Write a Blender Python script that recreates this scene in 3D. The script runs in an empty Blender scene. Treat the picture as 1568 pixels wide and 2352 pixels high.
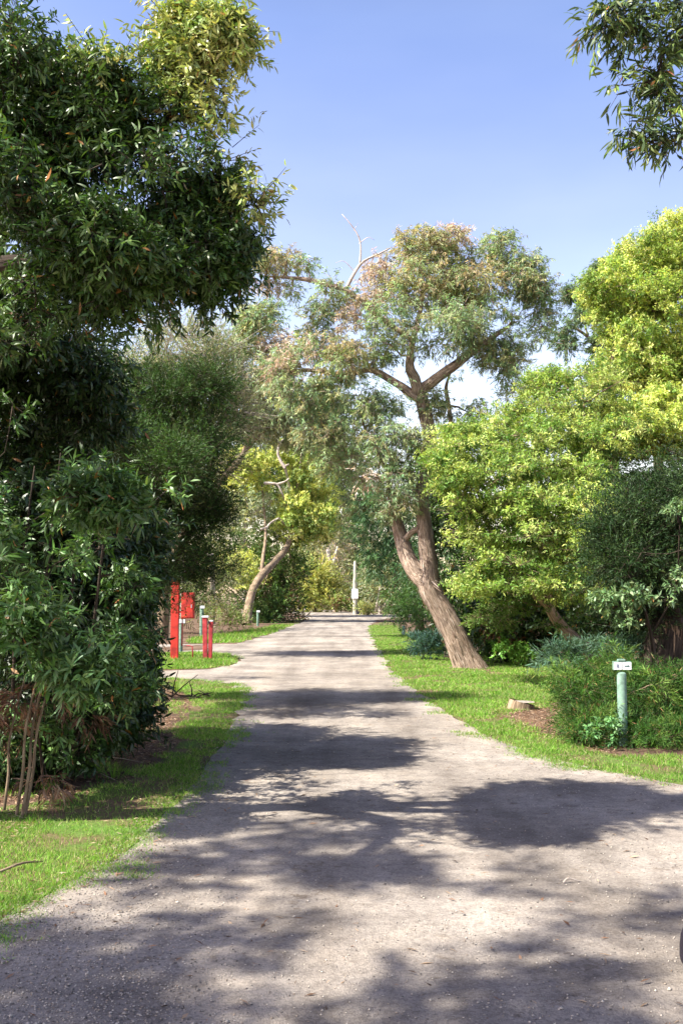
import bpy, bmesh, math, random
import numpy as np
from mathutils import Vector
PI = math.pi
rng = np.random.default_rng(7)
random.seed(7)
scene = bpy.context.scene
C = scene.collection

# ------------------------------------------------------------------ camera, sky, sun, exposure
EYE = 1.6
F = 2352 * 35.0 / 36.0
HORIZON = 1375.0
PITCH = math.atan((HORIZON - 1176) / F)
cam_data = bpy.data.cameras.new('camera'); cam = bpy.data.objects.new('camera', cam_data); C.objects.link(cam)
cam_data.sensor_fit = 'VERTICAL'; cam_data.sensor_height = 36; cam_data.lens = 35
cam_data.clip_start = 0.05; cam_data.clip_end = 2000
cam.location = (0, 0, EYE); cam.rotation_euler = (PI / 2 + PITCH, 0, 0)
scene.camera = cam

SUN_VEC = Vector((-0.59, -0.25, 0.77)).normalized()          # towards the sun
SUN_EL = math.asin(SUN_VEC.z); SUN_AZ = math.atan2(SUN_VEC.x, SUN_VEC.y)
w = bpy.data.worlds.new('World'); scene.world = w; w.use_nodes = True
wn = w.node_tree.nodes; wl = w.node_tree.links
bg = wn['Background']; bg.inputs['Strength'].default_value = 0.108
sky = wn.new('ShaderNodeTexSky'); sky.sky_type = 'NISHITA'; sky.sun_disc = False
sky.sun_elevation = SUN_EL; sky.sun_rotation = SUN_AZ
sky.air_density = 1.0; sky.dust_density = 1.6; sky.ozone_density = 1.6; sky.altitude = 50
tint = wn.new('ShaderNodeMix'); tint.data_type = 'RGBA'; tint.blend_type = 'MULTIPLY'; tint.inputs[0].default_value = 1
tint.inputs[7].default_value = (1.22, 0.99, 1.05, 1)
wtc = wn.new('ShaderNodeTexCoord'); wsep = wn.new('ShaderNodeSeparateXYZ'); wl.new(wtc.outputs['Generated'], wsep.inputs[0])
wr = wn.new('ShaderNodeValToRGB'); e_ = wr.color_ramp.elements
e_[0].position = 0.04; e_[0].color = (2.15, 1.58, 1.24, 1); e_[1].position = 1.0; e_[1].color = (0.34, 0.34, 0.42, 1)  # sky ramp, dimmed above the view to lower the fill light
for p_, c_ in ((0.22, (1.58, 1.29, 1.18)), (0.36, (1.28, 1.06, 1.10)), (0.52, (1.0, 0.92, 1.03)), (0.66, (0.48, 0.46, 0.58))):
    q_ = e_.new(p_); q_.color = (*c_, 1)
wcl = wn.new('ShaderNodeTexNoise'); wcl.inputs['Scale'].default_value = 2.2; wcl.inputs['Detail'].default_value = 5
wmp = wn.new('ShaderNodeMapping'); wmp.inputs['Scale'].default_value = (1, 1, 3.2); wl.new(wtc.outputs['Generated'], wmp.inputs[0]); wl.new(wmp.outputs[0], wcl.inputs['Vector'])
wcr = wn.new('ShaderNodeValToRGB'); wcr.color_ramp.elements[0].position = .42; wcr.color_ramp.elements[0].color = (0.97, 0.98, 1, 1); wcr.color_ramp.elements[1].position = .75; wcr.color_ramp.elements[1].color = (1.18, 1.12, 1.04, 1)
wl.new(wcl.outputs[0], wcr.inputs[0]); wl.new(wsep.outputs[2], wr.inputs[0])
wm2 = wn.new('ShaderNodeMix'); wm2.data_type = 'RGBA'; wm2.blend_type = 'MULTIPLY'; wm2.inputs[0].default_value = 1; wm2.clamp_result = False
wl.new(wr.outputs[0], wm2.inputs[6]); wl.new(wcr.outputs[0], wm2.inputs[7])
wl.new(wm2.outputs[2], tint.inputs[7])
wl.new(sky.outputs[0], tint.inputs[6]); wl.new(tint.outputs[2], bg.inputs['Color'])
sd = bpy.data.lights.new('sun', 'SUN'); sd.energy = 5.0; sd.angle = math.radians(0.53); sd.color = (1.0, 0.94, 0.83)
so = bpy.data.objects.new('sun', sd); C.objects.link(so)
so.rotation_euler = (-SUN_VEC).to_track_quat('-Z', 'Y').to_euler(); so.location = SUN_VEC * 60
scene.view_settings.view_transform = 'Standard'; scene.view_settings.look = 'None'
scene.view_settings.exposure = 1.5; scene.view_settings.gamma = 1.0
scene.cycles.max_bounces = 7; scene.cycles.transparent_max_bounces = 6
scene.cycles.diffuse_bounces = 4; scene.cycles.transmission_bounces = 4; scene.cycles.glossy_bounces = 2

# ------------------------------------------------------------------ placing helpers (photo grid 1568 x 2352)
_f = Vector((0, math.cos(PITCH), math.sin(PITCH))); _u = Vector((0, -math.sin(PITCH), math.cos(PITCH)))
def ray(u, v):
    return Vector(((u - 784) / F, 0, 0)) + _u * (-(v - 1176) / F) + _f
def at(u, v, Y):
    d = ray(u, v); return np.array(Vector((0, 0, EYE)) + d * (Y / d.y))
def gr(u, v, z=0.0):
    d = ray(u, v); t = (z - EYE) / d.z
    return np.array((d.x * t, d.y * t))
def px(n, Y): return n * Y / F                                # metres covered by n photo units at depth Y

# ------------------------------------------------------------------ numpy noise
def _h(i, s):
    i = np.asarray(i, dtype=np.int64)
    x = (i * 374761393 + s * 668265263) & 0xFFFFFFFF
    x = ((x ^ (x >> 13)) * 1274126177) & 0xFFFFFFFF
    return ((x ^ (x >> 16)) & 0xFFFF) / 65535.0
def vnoise(x, y, z=0.0, s=1):
    x, y, z = np.broadcast_arrays(np.asarray(x, float), np.asarray(y, float), np.asarray(z, float))
    xi, yi, zi = np.floor(x).astype(np.int64), np.floor(y).astype(np.int64), np.floor(z).astype(np.int64)
    fx, fy, fz = x - xi, y - yi, z - zi
    fx, fy, fz = [f * f * (3 - 2 * f) for f in (fx, fy, fz)]
    out = 0
    for a in (0, 1):
        for b in (0, 1):
            for c in (0, 1):
                wgt = (fx if a else 1 - fx) * (fy if b else 1 - fy) * (fz if c else 1 - fz)
                out = out + wgt * _h((xi + a) * 73 + (yi + b) * 5113 + (zi + c) * 90019, s)
    return out
def fbm(x, y, z=0.0, s=1, o=3):
    t = 0; a = 0.5; n = 0
    for k in range(o):
        t = t + a * vnoise(np.asarray(x) * 2 ** k, np.asarray(y) * 2 ** k, np.asarray(z) * 2 ** k, s + k); n += a; a *= 0.5
    return t / n
def unit(a):
    return a / np.maximum(np.linalg.norm(a, axis=-1, keepdims=True), 1e-9)
def rdir(n):
    return unit(rng.normal(size=(n, 3)))

# ------------------------------------------------------------------ materials
def new_mat(name):
    m = bpy.data.materials.new(name); m.use_nodes = True
    nt = m.node_tree
    for n in list(nt.nodes): nt.nodes.remove(n)
    return m, nt, nt.nodes, nt.links
def node(ns, t, **kw):
    n = ns.new(t)
    for k, v in kw.items(): setattr(n, k, v)
    return n
def ramp(ns, stops):
    r = ns.new('ShaderNodeValToRGB'); e = r.color_ramp.elements
    while len(e) < len(stops): e.new(0.5)
    for i, (p, c) in enumerate(stops):
        e[i].position = p; e[i].color = (*c, 1) if len(c) == 3 else c
    return r
def leaf_mat(name, trans=0.35, rough=0.42, spec=0.5, tb=(1.25, 1.25, 0.55)):
    m, nt, ns, ls = new_mat(name)
    at_ = node(ns, 'ShaderNodeAttribute', attribute_name='col')
    p = ns.new('ShaderNodeBsdfPrincipled'); p.inputs['Roughness'].default_value = rough
    p.inputs['Specular IOR Level'].default_value = spec
    ls.new(at_.outputs['Color'], p.inputs['Base Color'])
    mx = node(ns, 'ShaderNodeMix', data_type='RGBA', blend_type='MULTIPLY'); mx.inputs[0].default_value = 1
    mx.inputs[7].default_value = (*tb, 1); ls.new(at_.outputs['Color'], mx.inputs[6])
    t = ns.new('ShaderNodeBsdfTranslucent'); ls.new(mx.outputs[2], t.inputs['Color'])
    ms = ns.new('ShaderNodeMixShader'); ms.inputs[0].default_value = trans
    ls.new(p.outputs[0], ms.inputs[1]); ls.new(t.outputs[0], ms.inputs[2])
    o = ns.new('ShaderNodeOutputMaterial'); ls.new(ms.outputs[0], o.inputs[0])
    return m
def bark_mat(name, c1, c2, c3, scale=(9, 9, 1.3), bump=0.6, rough=0.9):
    m, nt, ns, ls = new_mat(name)
    a = node(ns, 'ShaderNodeAttribute', attribute_name='tc')
    mp = ns.new('ShaderNodeMapping'); mp.inputs['Scale'].default_value = scale; ls.new(a.outputs['Vector'], mp.inputs[0])
    n1 = ns.new('ShaderNodeTexNoise'); n1.inputs['Scale'].default_value = 3; n1.inputs['Detail'].default_value = 8; n1.inputs['Roughness'].default_value = 0.65
    n1.inputs['Distortion'].default_value = 0.6
    ls.new(mp.outputs[0], n1.inputs['Vector'])
    n2 = ns.new('ShaderNodeTexNoise'); n2.inputs['Scale'].default_value = 2.4; n2.inputs['Detail'].default_value = 4
    ls.new(a.outputs['Vector'], n2.inputs['Vector'])
    r = ramp(ns, [(0.36, c1), (0.52, c2), (0.68, c3)]); ls.new(n1.outputs[0], r.inputs[0])
    mx = node(ns, 'ShaderNodeMix', data_type='RGBA', blend_type='MULTIPLY'); mx.inputs[0].default_value = 0.55
    r2 = ramp(ns, [(0.38, (0.42, 0.38, 0.35)), (0.6, (1.3, 1.24, 1.18))]); ls.new(n2.outputs[0], r2.inputs[0])
    ls.new(r.outputs[0], mx.inputs[6]); ls.new(r2.outputs[0], mx.inputs[7])
    p = ns.new('ShaderNodeBsdfPrincipled'); p.inputs['Roughness'].default_value = rough; p.inputs['Specular IOR Level'].default_value = 0.2
    ls.new(mx.outputs[2], p.inputs['Base Color'])
    b = ns.new('ShaderNodeBump'); b.inputs['Strength'].default_value = bump; b.inputs['Distance'].default_value = 0.03
    ls.new(n1.outputs[0], b.inputs['Height']); ls.new(b.outputs[0], p.inputs['Normal'])
    o = ns.new('ShaderNodeOutputMaterial'); ls.new(p.outputs[0], o.inputs[0])
    return m
def paint_mat(name, col, rough=0.5, var=0.15, scale=6.0, wear=None):
    m, nt, ns, ls = new_mat(name)
    tcn = ns.new('ShaderNodeTexCoord')
    n1 = ns.new('ShaderNodeTexNoise'); n1.inputs['Scale'].default_value = scale; n1.inputs['Detail'].default_value = 6
    ls.new(tcn.outputs['Object'], n1.inputs['Vector'])
    lo = tuple(c * (1 - var) for c in col); hi = tuple(min(1, c * (1 + var)) for c in col)
    stops = [(0.35, lo), (0.6, hi)]
    if wear: stops.append((0.74, wear))
    r = ramp(ns, stops); ls.new(n1.outputs[0], r.inputs[0])
    p = ns.new('ShaderNodeBsdfPrincipled'); p.inputs['Roughness'].default_value = rough
    ls.new(r.outputs[0], p.inputs['Base Color'])
    b = ns.new('ShaderNodeBump'); b.inputs['Strength'].default_value = 0.15; b.inputs['Distance'].default_value = 0.01
    ls.new(n1.outputs[0], b.inputs['Height']); ls.new(b.outputs[0], p.inputs['Normal'])
    o = ns.new('ShaderNodeOutputMaterial'); ls.new(p.outputs[0], o.inputs[0])
    return m

def ground_mat(name, layers, bump=0.5, bscale=60, extra=None):
    """layers: list of (noise scale, detail, stops, mix factor) multiplied / mixed over each other in world space"""
    m, nt, ns, ls = new_mat(name)
    tcn = ns.new('ShaderNodeNewGeometry')
    col = None
    for sc, det, stops, mode, fac in layers:
        n = ns.new('ShaderNodeTexNoise'); n.inputs['Scale'].default_value = sc; n.inputs['Detail'].default_value = det
        n.inputs['Roughness'].default_value = 0.6
        ls.new(tcn.outputs['Position'], n.inputs['Vector'])
        r = ramp(ns, stops); ls.new(n.outputs[0], r.inputs[0])
        if col is None: col = r.outputs[0]
        else:
            mx = node(ns, 'ShaderNodeMix', data_type='RGBA', blend_type=mode); mx.inputs[0].default_value = fac
            ls.new(col, mx.inputs[6]); ls.new(r.outputs[0], mx.inputs[7]); col = mx.outputs[2]
    if extra: col = extra(ns, ls, tcn, col)
    p = ns.new('ShaderNodeBsdfPrincipled'); p.inputs['Roughness'].default_value = 0.95; p.inputs['Specular IOR Level'].default_value = 0.108
    ls.new(col, p.inputs['Base Color'])
    n = ns.new('ShaderNodeTexNoise'); n.inputs['Scale'].default_value = bscale; n.inputs['Detail'].default_value = 5
    ls.new(tcn.outputs['Position'], n.inputs['Vector'])
    b = ns.new('ShaderNodeBump'); b.inputs['Strength'].default_value = bump; b.inputs['Distance'].default_value = 0.012
    ls.new(n.outputs[0], b.inputs['Height']); ls.new(b.outputs[0], p.inputs['Normal'])
    o = ns.new('ShaderNodeOutputMaterial'); ls.new(p.outputs[0], o.inputs[0])
    return m

M_LEAF = leaf_mat('leaf_broad', 0.22, 0.44, 0.5)
M_GUM = leaf_mat('leaf_gum', 0.38, 0.5, 0.4, (1.15, 1.1, 0.7))
M_WATTLE = leaf_mat('leaf_wattle', 0.33, 0.55, 0.3, (1.2, 1.2, 0.6))
M_FINE = leaf_mat('leaf_fine', 0.30, 0.6, 0.25)
M_GRASS = leaf_mat('grass_blade', 0.40, 0.55, 0.3, (1.1, 1.25, 0.5))
M_DRY = leaf_mat('dry_leaf', 0.25, 0.8, 0.15, (1.2, 1.0, 0.7))
M_STONE = leaf_mat('pebble', 0.0, 0.85, 0.2)
B_GUM = bark_mat('bark_gum', (0.13, 0.09, 0.068), (0.37, 0.29, 0.23), (0.62, 0.52, 0.44), (15, 15, 2.4), 1.0)
B_DARK = bark_mat('bark_dark', (0.02, 0.015, 0.012), (0.055, 0.042, 0.033), (0.11, 0.085, 0.065), (9, 9, 1.2), 0.8)
B_PALE = bark_mat('bark_pale', (0.25, 0.21, 0.18), (0.5, 0.45, 0.4), (0.68, 0.63, 0.58), (5, 5, 1.5), 0.4)
B_TAN = bark_mat('bark_tan', (0.10, 0.075, 0.05), (0.25, 0.19, 0.13), (0.40, 0.32, 0.23), (8, 8, 1.2), 0.7)

def road_extra(ns, ls, tcn, col):
    # worn tracks running along the road, and a scatter of dark stains
    mp = ns.new('ShaderNodeMapping'); mp.inputs['Scale'].default_value = (1.5, .10, 1); mp.inputs['Rotation'].default_value = (0, 0, .06); ls.new(tcn.outputs['Position'], mp.inputs[0])
    n = ns.new('ShaderNodeTexNoise'); n.inputs['Scale'].default_value = 1.0; n.inputs['Detail'].default_value = 5; ls.new(mp.outputs[0], n.inputs['Vector'])
    r = ramp(ns, [(0.32, (0.66, 0.64, 0.63)), (0.5, (1, 1, 1)), (0.68, (1.28, 1.26, 1.22))]); ls.new(n.outputs[0], r.inputs[0])
    mx = node(ns, 'ShaderNodeMix', data_type='RGBA', blend_type='MULTIPLY'); mx.inputs[0].default_value = .9
    ls.new(col, mx.inputs[6]); ls.new(r.outputs[0], mx.inputs[7]); col = mx.outputs[2]
    n = ns.new('ShaderNodeTexNoise'); n.inputs['Scale'].default_value = 1.7; n.inputs['Detail'].default_value = 8; n.inputs['Roughness'].default_value = .7; ls.new(tcn.outputs['Position'], n.inputs['Vector'])
    r = ramp(ns, [(0.36, (0.74, 0.73, 0.73)), (0.5, (1, 1, 1)), (0.64, (1.16, 1.14, 1.1))]); ls.new(n.outputs[0], r.inputs[0])
    mx = node(ns, 'ShaderNodeMix', data_type='RGBA', blend_type='MULTIPLY'); mx.inputs[0].default_value = .85
    ls.new(col, mx.inputs[6]); ls.new(r.outputs[0], mx.inputs[7]); col = mx.outputs[2]
    n = ns.new('ShaderNodeTexNoise'); n.inputs['Scale'].default_value = 3.2; n.inputs['Detail'].default_value = 9; n.inputs['Roughness'].default_value = .75; ls.new(tcn.outputs['Position'], n.inputs['Vector'])
    r = ramp(ns, [(0.34, (0.55, 0.5, 0.45)), (0.42, (1, 1, 1))]); ls.new(n.outputs[0], r.inputs[0])
    mx = node(ns, 'ShaderNodeMix', data_type='RGBA', blend_type='MULTIPLY'); mx.inputs[0].default_value = .8
    ls.new(col, mx.inputs[6]); ls.new(r.outputs[0], mx.inputs[7]); col = mx.outputs[2]
    v = ns.new('ShaderNodeTexVoronoi'); v.inputs['Scale'].default_value = 85
    ls.new(tcn.outputs['Position'], v.inputs['Vector'])
    r = ramp(ns, [(0.0, (0.55, 0.53, 0.52)), (0.5, (0.98, 0.98, 0.98)), (1.0, (1.35, 1.33, 1.3))])
    sp = ns.new('ShaderNodeSeparateColor'); ls.new(v.outputs['Color'], sp.inputs[0]); ls.new(sp.outputs[0], r.inputs[0])
    mx = node(ns, 'ShaderNodeMix', data_type='RGBA', blend_type='MULTIPLY'); mx.inputs[0].default_value = 0.5
    ls.new(col, mx.inputs[6]); ls.new(r.outputs[0], mx.inputs[7])
    return mx.outputs[2]
M_ROAD = ground_mat('road_surface', [
    (0.55, 6, [(0.33, (0.188, 0.166, 0.145)), (0.5, (0.262, 0.234, 0.207)), (0.68, (0.338, 0.305, 0.272))], None, 1),
    (9, 8, [(0.3, (0.72, 0.70, 0.69)), (0.52, (1, 1, 1)), (0.75, (1.12, 1.1, 1.08))], 'MULTIPLY', 0.75),
    (160, 3, [(0.28, (0.5, 0.48, 0.46)), (0.45, (1, 1, 1)), (0.7, (1.2, 1.2, 1.2))], 'MULTIPLY', 0.45)], 0.7, 130, road_extra)
M_SOIL = ground_mat('soil', [
    (1.1, 6, [(0.3, (0.07, 0.045, 0.032)), (0.5, (0.13, 0.085, 0.06)), (0.7, (0.22, 0.155, 0.11))], None, 1),
    (45, 6, [(0.3, (0.35, 0.33, 0.3)), (0.55, (1, 1, 1)), (0.75, (1.5, 1.4, 1.3))], 'MULTIPLY', 0.9)], 0.9, 60)
M_LAWN = ground_mat('lawn_soil', [
    (1.6, 7, [(0.40, (0.17, 0.115, 0.075)), (0.50, (0.12, 0.12, 0.045)), (0.62, (0.10, 0.18, 0.035)), (0.75, (0.15, 0.26, 0.05))], None, 1),
    (50, 6, [(0.3, (0.45, 0.45, 0.4)), (0.55, (1, 1, 1)), (0.75, (1.3, 1.3, 1.2))], 'MULTIPLY', 0.9)], 0.9, 70)

# ------------------------------------------------------------------ mesh helpers
def link(o, parent=None):
    C.objects.link(o)
    if parent is not None: o.parent = parent
    return o
def tag(o, label=None, cat=None, group=None, kind=None):
    if label: o['label'] = label
    if cat: o['category'] = cat
    if group: o['group'] = group
    if kind: o['kind'] = kind
    return o
def thing(name, label, cat, loc=(0, 0, 0), group=None, rz=0):
    o = bpy.data.objects.new(name, None); C.objects.link(o); o.location = loc; o.rotation_euler = (0, 0, rz)
    o.empty_display_size = 0.2
    return tag(o, label, cat, group)
def raw_mesh(name, V, faces, mat, parent=None, col=None, tc=None, smooth=False, origin=None):
    """faces: list of int arrays (n,k). V world coords; origin = parent's location to subtract"""
    V = np.asarray(V, dtype=np.float32)
    if origin is not None: V = V - np.asarray(origin, dtype=np.float32)
    me = bpy.data.meshes.new(name)
    me.vertices.add(len(V)); me.vertices.foreach_set('co', V.ravel())
    idx = np.concatenate([f.ravel() for f in faces]).astype(np.int32)
    cnt = np.concatenate([np.full(len(f), f.shape[1]) for f in faces]).astype(np.int32)
    st = np.concatenate([[0], np.cumsum(cnt)[:-1]]).astype(np.int32)
    me.loops.add(len(idx)); me.loops.foreach_set('vertex_index', idx)
    me.polygons.add(len(cnt)); me.polygons.foreach_set('loop_start', st); me.polygons.foreach_set('loop_total', cnt)
    if smooth: me.polygons.foreach_set('use_smooth', np.ones(len(cnt), dtype=bool))
    if col is not None:
        a = me.attributes.new('col', 'FLOAT_COLOR', 'POINT'); a.data.foreach_set('color', np.asarray(col, np.float32).ravel())
    if tc is not None:
        a = me.attributes.new('tc', 'FLOAT_VECTOR', 'POINT'); a.data.foreach_set('vector', np.asarray(tc, np.float32).ravel())
    me.update(calc_edges=True)
    me.materials.append(mat)
    return link(bpy.data.objects.new(name, me), parent)

def leaf_geo(P, D, N, L, W, shape='lance', bend=0.15):
    n = len(P); D = unit(D); S = unit(np.cross(N, D)); N = np.cross(D, S)
    L = np.broadcast_to(L, n)[:, None]; W = np.broadcast_to(W, n)[:, None]
    if shape == 'lance':
        pts = [(0, 0, 0), (.36, -.5, 0), (.36, .5, 0), (.72, -.36, -.35), (.72, .36, -.35), (1, 0, -1)]
        V = np.stack([P + D * L * a + S * W * b + N * L * bend * c for a, b, c in pts], 1).reshape(-1, 3)
        o = (np.arange(n) * 6)[:, None]
        return V, [np.concatenate([o + np.array([0, 2, 1]), o + np.array([3, 4, 5])]), o + np.array([1, 2, 4, 3])], 6
    pts = [(0, 0, 0), (.45, -.5, 0), (1, 0, -1), (.45, .5, 0)]
    V = np.stack([P + D * L * a + S * W * b + N * L * bend * c for a, b, c in pts], 1).reshape(-1, 3)
    o = (np.arange(n) * 4)[:, None]
    return V, [o + np.array([0, 3, 2, 1])], 4

class Acc:
    """bark geometry: tubes with a bark coordinate per vertex"""
    def __init__(s): s.V = []; s.F = []; s.T = []; s.n = 0
    def tube(s, pts, rad, k=8, rough=0.0, sub=0, flare=0):
        pts = np.asarray(pts, float); rad = np.asarray(rad, float)
        if sub:
            pts, rad = smooth(pts, rad, sub)
        n = len(pts); tan = np.gradient(pts, axis=0); tan = unit(tan)
        ref = np.array([0.31, 0.95, 0.05]) if abs(tan[0][2]) > .6 else np.array([0.1, 0.2, 0.97])
        ring = np.zeros((n, k, 3)); tcv = np.zeros((n, k, 3))
        a = np.arange(k) * 2 * PI / k; ln = np.concatenate([[0], np.cumsum(np.linalg.norm(np.diff(pts, axis=0), axis=1))])
        e1 = unit(np.cross(tan, ref)); e2 = np.cross(tan, e1)
        rr = rad[:, None] * np.ones(k)
        if rough:
            ph = rng.uniform(0, 50)
            nz = fbm(np.cos(a)[None] * 1.6 + ph, np.sin(a)[None] * 1.6 + ph, ln[:, None] * 1.1 / max(.3, rad.max() * 3), 5, 3)
            nz2 = fbm(np.cos(a)[None] * 5 + ph, np.sin(a)[None] * 5 + ph, ln[:, None] * 1.5, 9, 3)
            rr = rr * (1 + rough * (nz * 2 - 1) * 1.4 + rough * .55 * (nz2 * 2 - 1))
        ring = pts[:, None] + rr[..., None] * (np.cos(a)[None, :, None] * e1[:, None] + np.sin(a)[None, :, None] * e2[:, None])
        tcv[..., 0] = np.cos(a)[None] * rad.max(); tcv[..., 1] = np.sin(a)[None] * rad.max(); tcv[..., 2] = ln[:, None]
        tcv += rng.uniform(0, 9)
        i = np.arange(n - 1)[:, None] * k; j = np.arange(k)[None]
        f = np.stack([i + j, i + (j + 1) % k, i + k + (j + 1) % k, i + k + j], -1).reshape(-1, 4) + s.n
        s.V.append(ring.reshape(-1, 3)); s.T.append(tcv.reshape(-1, 3)); s.F.append(f); s.n += n * k
        # closing cap at the tip
        c = pts[-1:]; s.V.append(c); s.T.append(tcv[-1, :1]); ci = s.n; s.n += 1
        base = ci - k
        q = np.stack([base + np.arange(k), base + (np.arange(k) + 1) % k, np.full(k, ci)], -1)
        s.tri = getattr(s, 'tri', []); s.tri.append(q)
    def sticks(s, A, B, r0, r1):
        n = len(A)
        if n == 0: return
        d = unit(B - A); ref = np.where(np.abs(d[:, 2:3]) > .8, np.array([[1., 0, 0]]), np.array([[0, 0, 1.]]))
        e1 = unit(np.cross(d, ref)); e2 = np.cross(d, e1); vs = []
        for P, r in ((A, r0), (B, r1)):
            for k in range(3):
                a = k * 2 * PI / 3; vs.append(P + r * (math.cos(a) * e1 + math.sin(a) * e2))
        V = np.stack(vs, 1).reshape(-1, 3); o = (np.arange(n) * 6)[:, None] + s.n
        s.F.append(np.concatenate([o + np.array([0, 1, 4, 3]), o + np.array([1, 2, 5, 4]), o + np.array([2, 0, 3, 5])]))
        s.V.append(V); s.T.append(V.copy()); s.n += len(V)
    def build(s, name, mat, parent, origin):
        F = [np.concatenate(s.F)]
        if getattr(s, 'tri', None): F.append(np.concatenate(s.tri))
        return raw_mesh(name, np.concatenate(s.V), F, mat, parent, tc=np.concatenate(s.T), smooth=True, origin=origin)
def smooth(pts, rad, sub):
    P = np.vstack([2 * pts[0] - pts[1], pts, 2 * pts[-1] - pts[-2]]); out = []; ro = []
    for i in range(1, len(P) - 2):
        for t in np.linspace(0, 1, sub, endpoint=False):
            a, b, c, d = P[i - 1], P[i], P[i + 1], P[i + 2]
            out.append(.5 * (2 * b + (c - a) * t + (2 * a - 5 * b + 4 * c - d) * t * t + (3 * b - a - 3 * c + d) * t ** 3))
            ro.append(rad[i - 1] * (1 - t) + rad[i] * t)
    out.append(pts[-1]); ro.append(rad[-1])
    return np.array(out), np.array(ro)

# ------------------------------------------------------------------ trees and shrubs
def jit(col, n, v=0.18, hue=0.12):
    c = np.asarray(col, float)
    k = (1 + rng.normal(size=(n, 1)) * v)
    h = 1 + rng.normal(size=(n, 3)) * np.array([hue, hue * .35, hue * .6])
    return np.clip(c * k * h, 0.004, 0.9)

def crown_points(lobes, sp):
    """lobes: (centre, radii(3), clumps, colours or None) -> clump centres, outward dirs, lobe ids"""
    cc, out, cid, rad = [], [], [], []
    for li, lo in enumerate(lobes):
        c, R, n = np.asarray(lo[0], float), np.asarray(lo[1], float), lo[2]
        d = rdir(n); u = rng.random(n)
        r = sp.get('rin', .35) + (1 - sp.get('rin', .35)) * u ** .6
        wob = 1 + sp.get('lump', .45) * (fbm(d[:, 0] * 1.7 + c[0] * 3, d[:, 1] * 1.7 + li * 7.3, d[:, 2] * 1.7, 3, 3) - .5) * 2
        cc.append(c + d * R * (r * wob)[:, None]); out.append(unit(d / R * R.mean())); cid += [li] * n
    cc, out, cid = np.concatenate(cc), np.concatenate(out), np.array(cid)
    if sp.get('gap'):
        fr, th = sp['gap']; q = fbm(cc[:, 0] * fr, cc[:, 1] * fr, cc[:, 2] * fr * 1.25, 61, 2)
        # thin places keep a few sprays only, the rest bunch up where growth is strong
        keep = q > np.quantile(q, th) ; keep |= rng.random(len(cc)) < .12
        cc, out, cid = cc[keep], out[keep], cid[keep]
    return cc, out, cid

SVN = np.array(SUN_VEC)
LIT = []          # sunny places: crowns have an opening where the sun reaches them
def inside(poly, x, y):
    x = np.asarray(x); y = np.asarray(y); r = np.zeros(x.shape, bool); n = len(poly); j = n - 1
    for i in range(n):
        xi, yi = poly[i][:2]; xj, yj = poly[j][:2]
        c = ((yi > y) != (yj > y)) & (x < (xj - xi) * (y - yi) / (yj - yi + 1e-12) + xi)
        r ^= c; j = i
    return r
GAPS = [[gr(*p) for p in q] for q in (
    [(900, 1760), (960, 1690), (1060, 1690), (1150, 1780), (1060, 1830), (1090, 1930), (1180, 2000), (1290, 2060), (1180, 2130), (1080, 2080), (980, 1990), (900, 1880)],
    [(720, 1500), (860, 1500), (960, 1600), (1180, 1720), (1400, 1780), (1150, 1790), (1080, 1830), (960, 1770), (930, 1710), (960, 1650), (700, 1580), (600, 1530)],
    [(460, 1810), (390, 1900), (270, 1990), (90, 2050), (-60, 2060), (-60, 1990), (150, 1950), (250, 1890), (350, 1830)],
    [(190, 2140), (330, 2060), (480, 2030), (540, 2080), (300, 2160)], [(620, 2230), (700, 2110), (880, 2060), (980, 2120), (860, 2200), (800, 2340), (620, 2340)],
    [(1080, 2100), (1200, 2070), (1200, 2200), (1060, 2270), (1020, 2250)], [(520, 1870), (600, 1790), (760, 1760), (930, 1790), (700, 1850)], [(330, 2240), (430, 2230), (420, 2290), (330, 2290)], [(1420, 2160), (1568, 2140), (1650, 2230), (1500, 2300), (1400, 2250)])]
def prune(cc, out, cid, k=1.0):
    t = cc[:, 2] / SVN[2]; gx_, gy_ = cc[:, 0] - SVN[0] * t, cc[:, 1] - SVN[1] * t
    drop = np.zeros(len(cc), bool)
    for g in GAPS:
        for ox, oy in ((0, 0), (.13, 0), (-.13, 0), (0, .12), (0, -.12)): drop |= inside(g, gx_ + ox, gy_ + oy)
    drop &= (cc[:, 1] < 12.5) & (cc[:, 0] < 1.4)
    for p, r in LIT:
        d = cc - p; tt = d @ SVN; dist = np.linalg.norm(d - tt[:, None] * SVN, axis=1); drop |= (dist < r) & (tt > r + .3)
    keep = ~drop | (rng.random(len(cc)) < .05)
    return cc[keep], out[keep], cid[keep]

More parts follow.
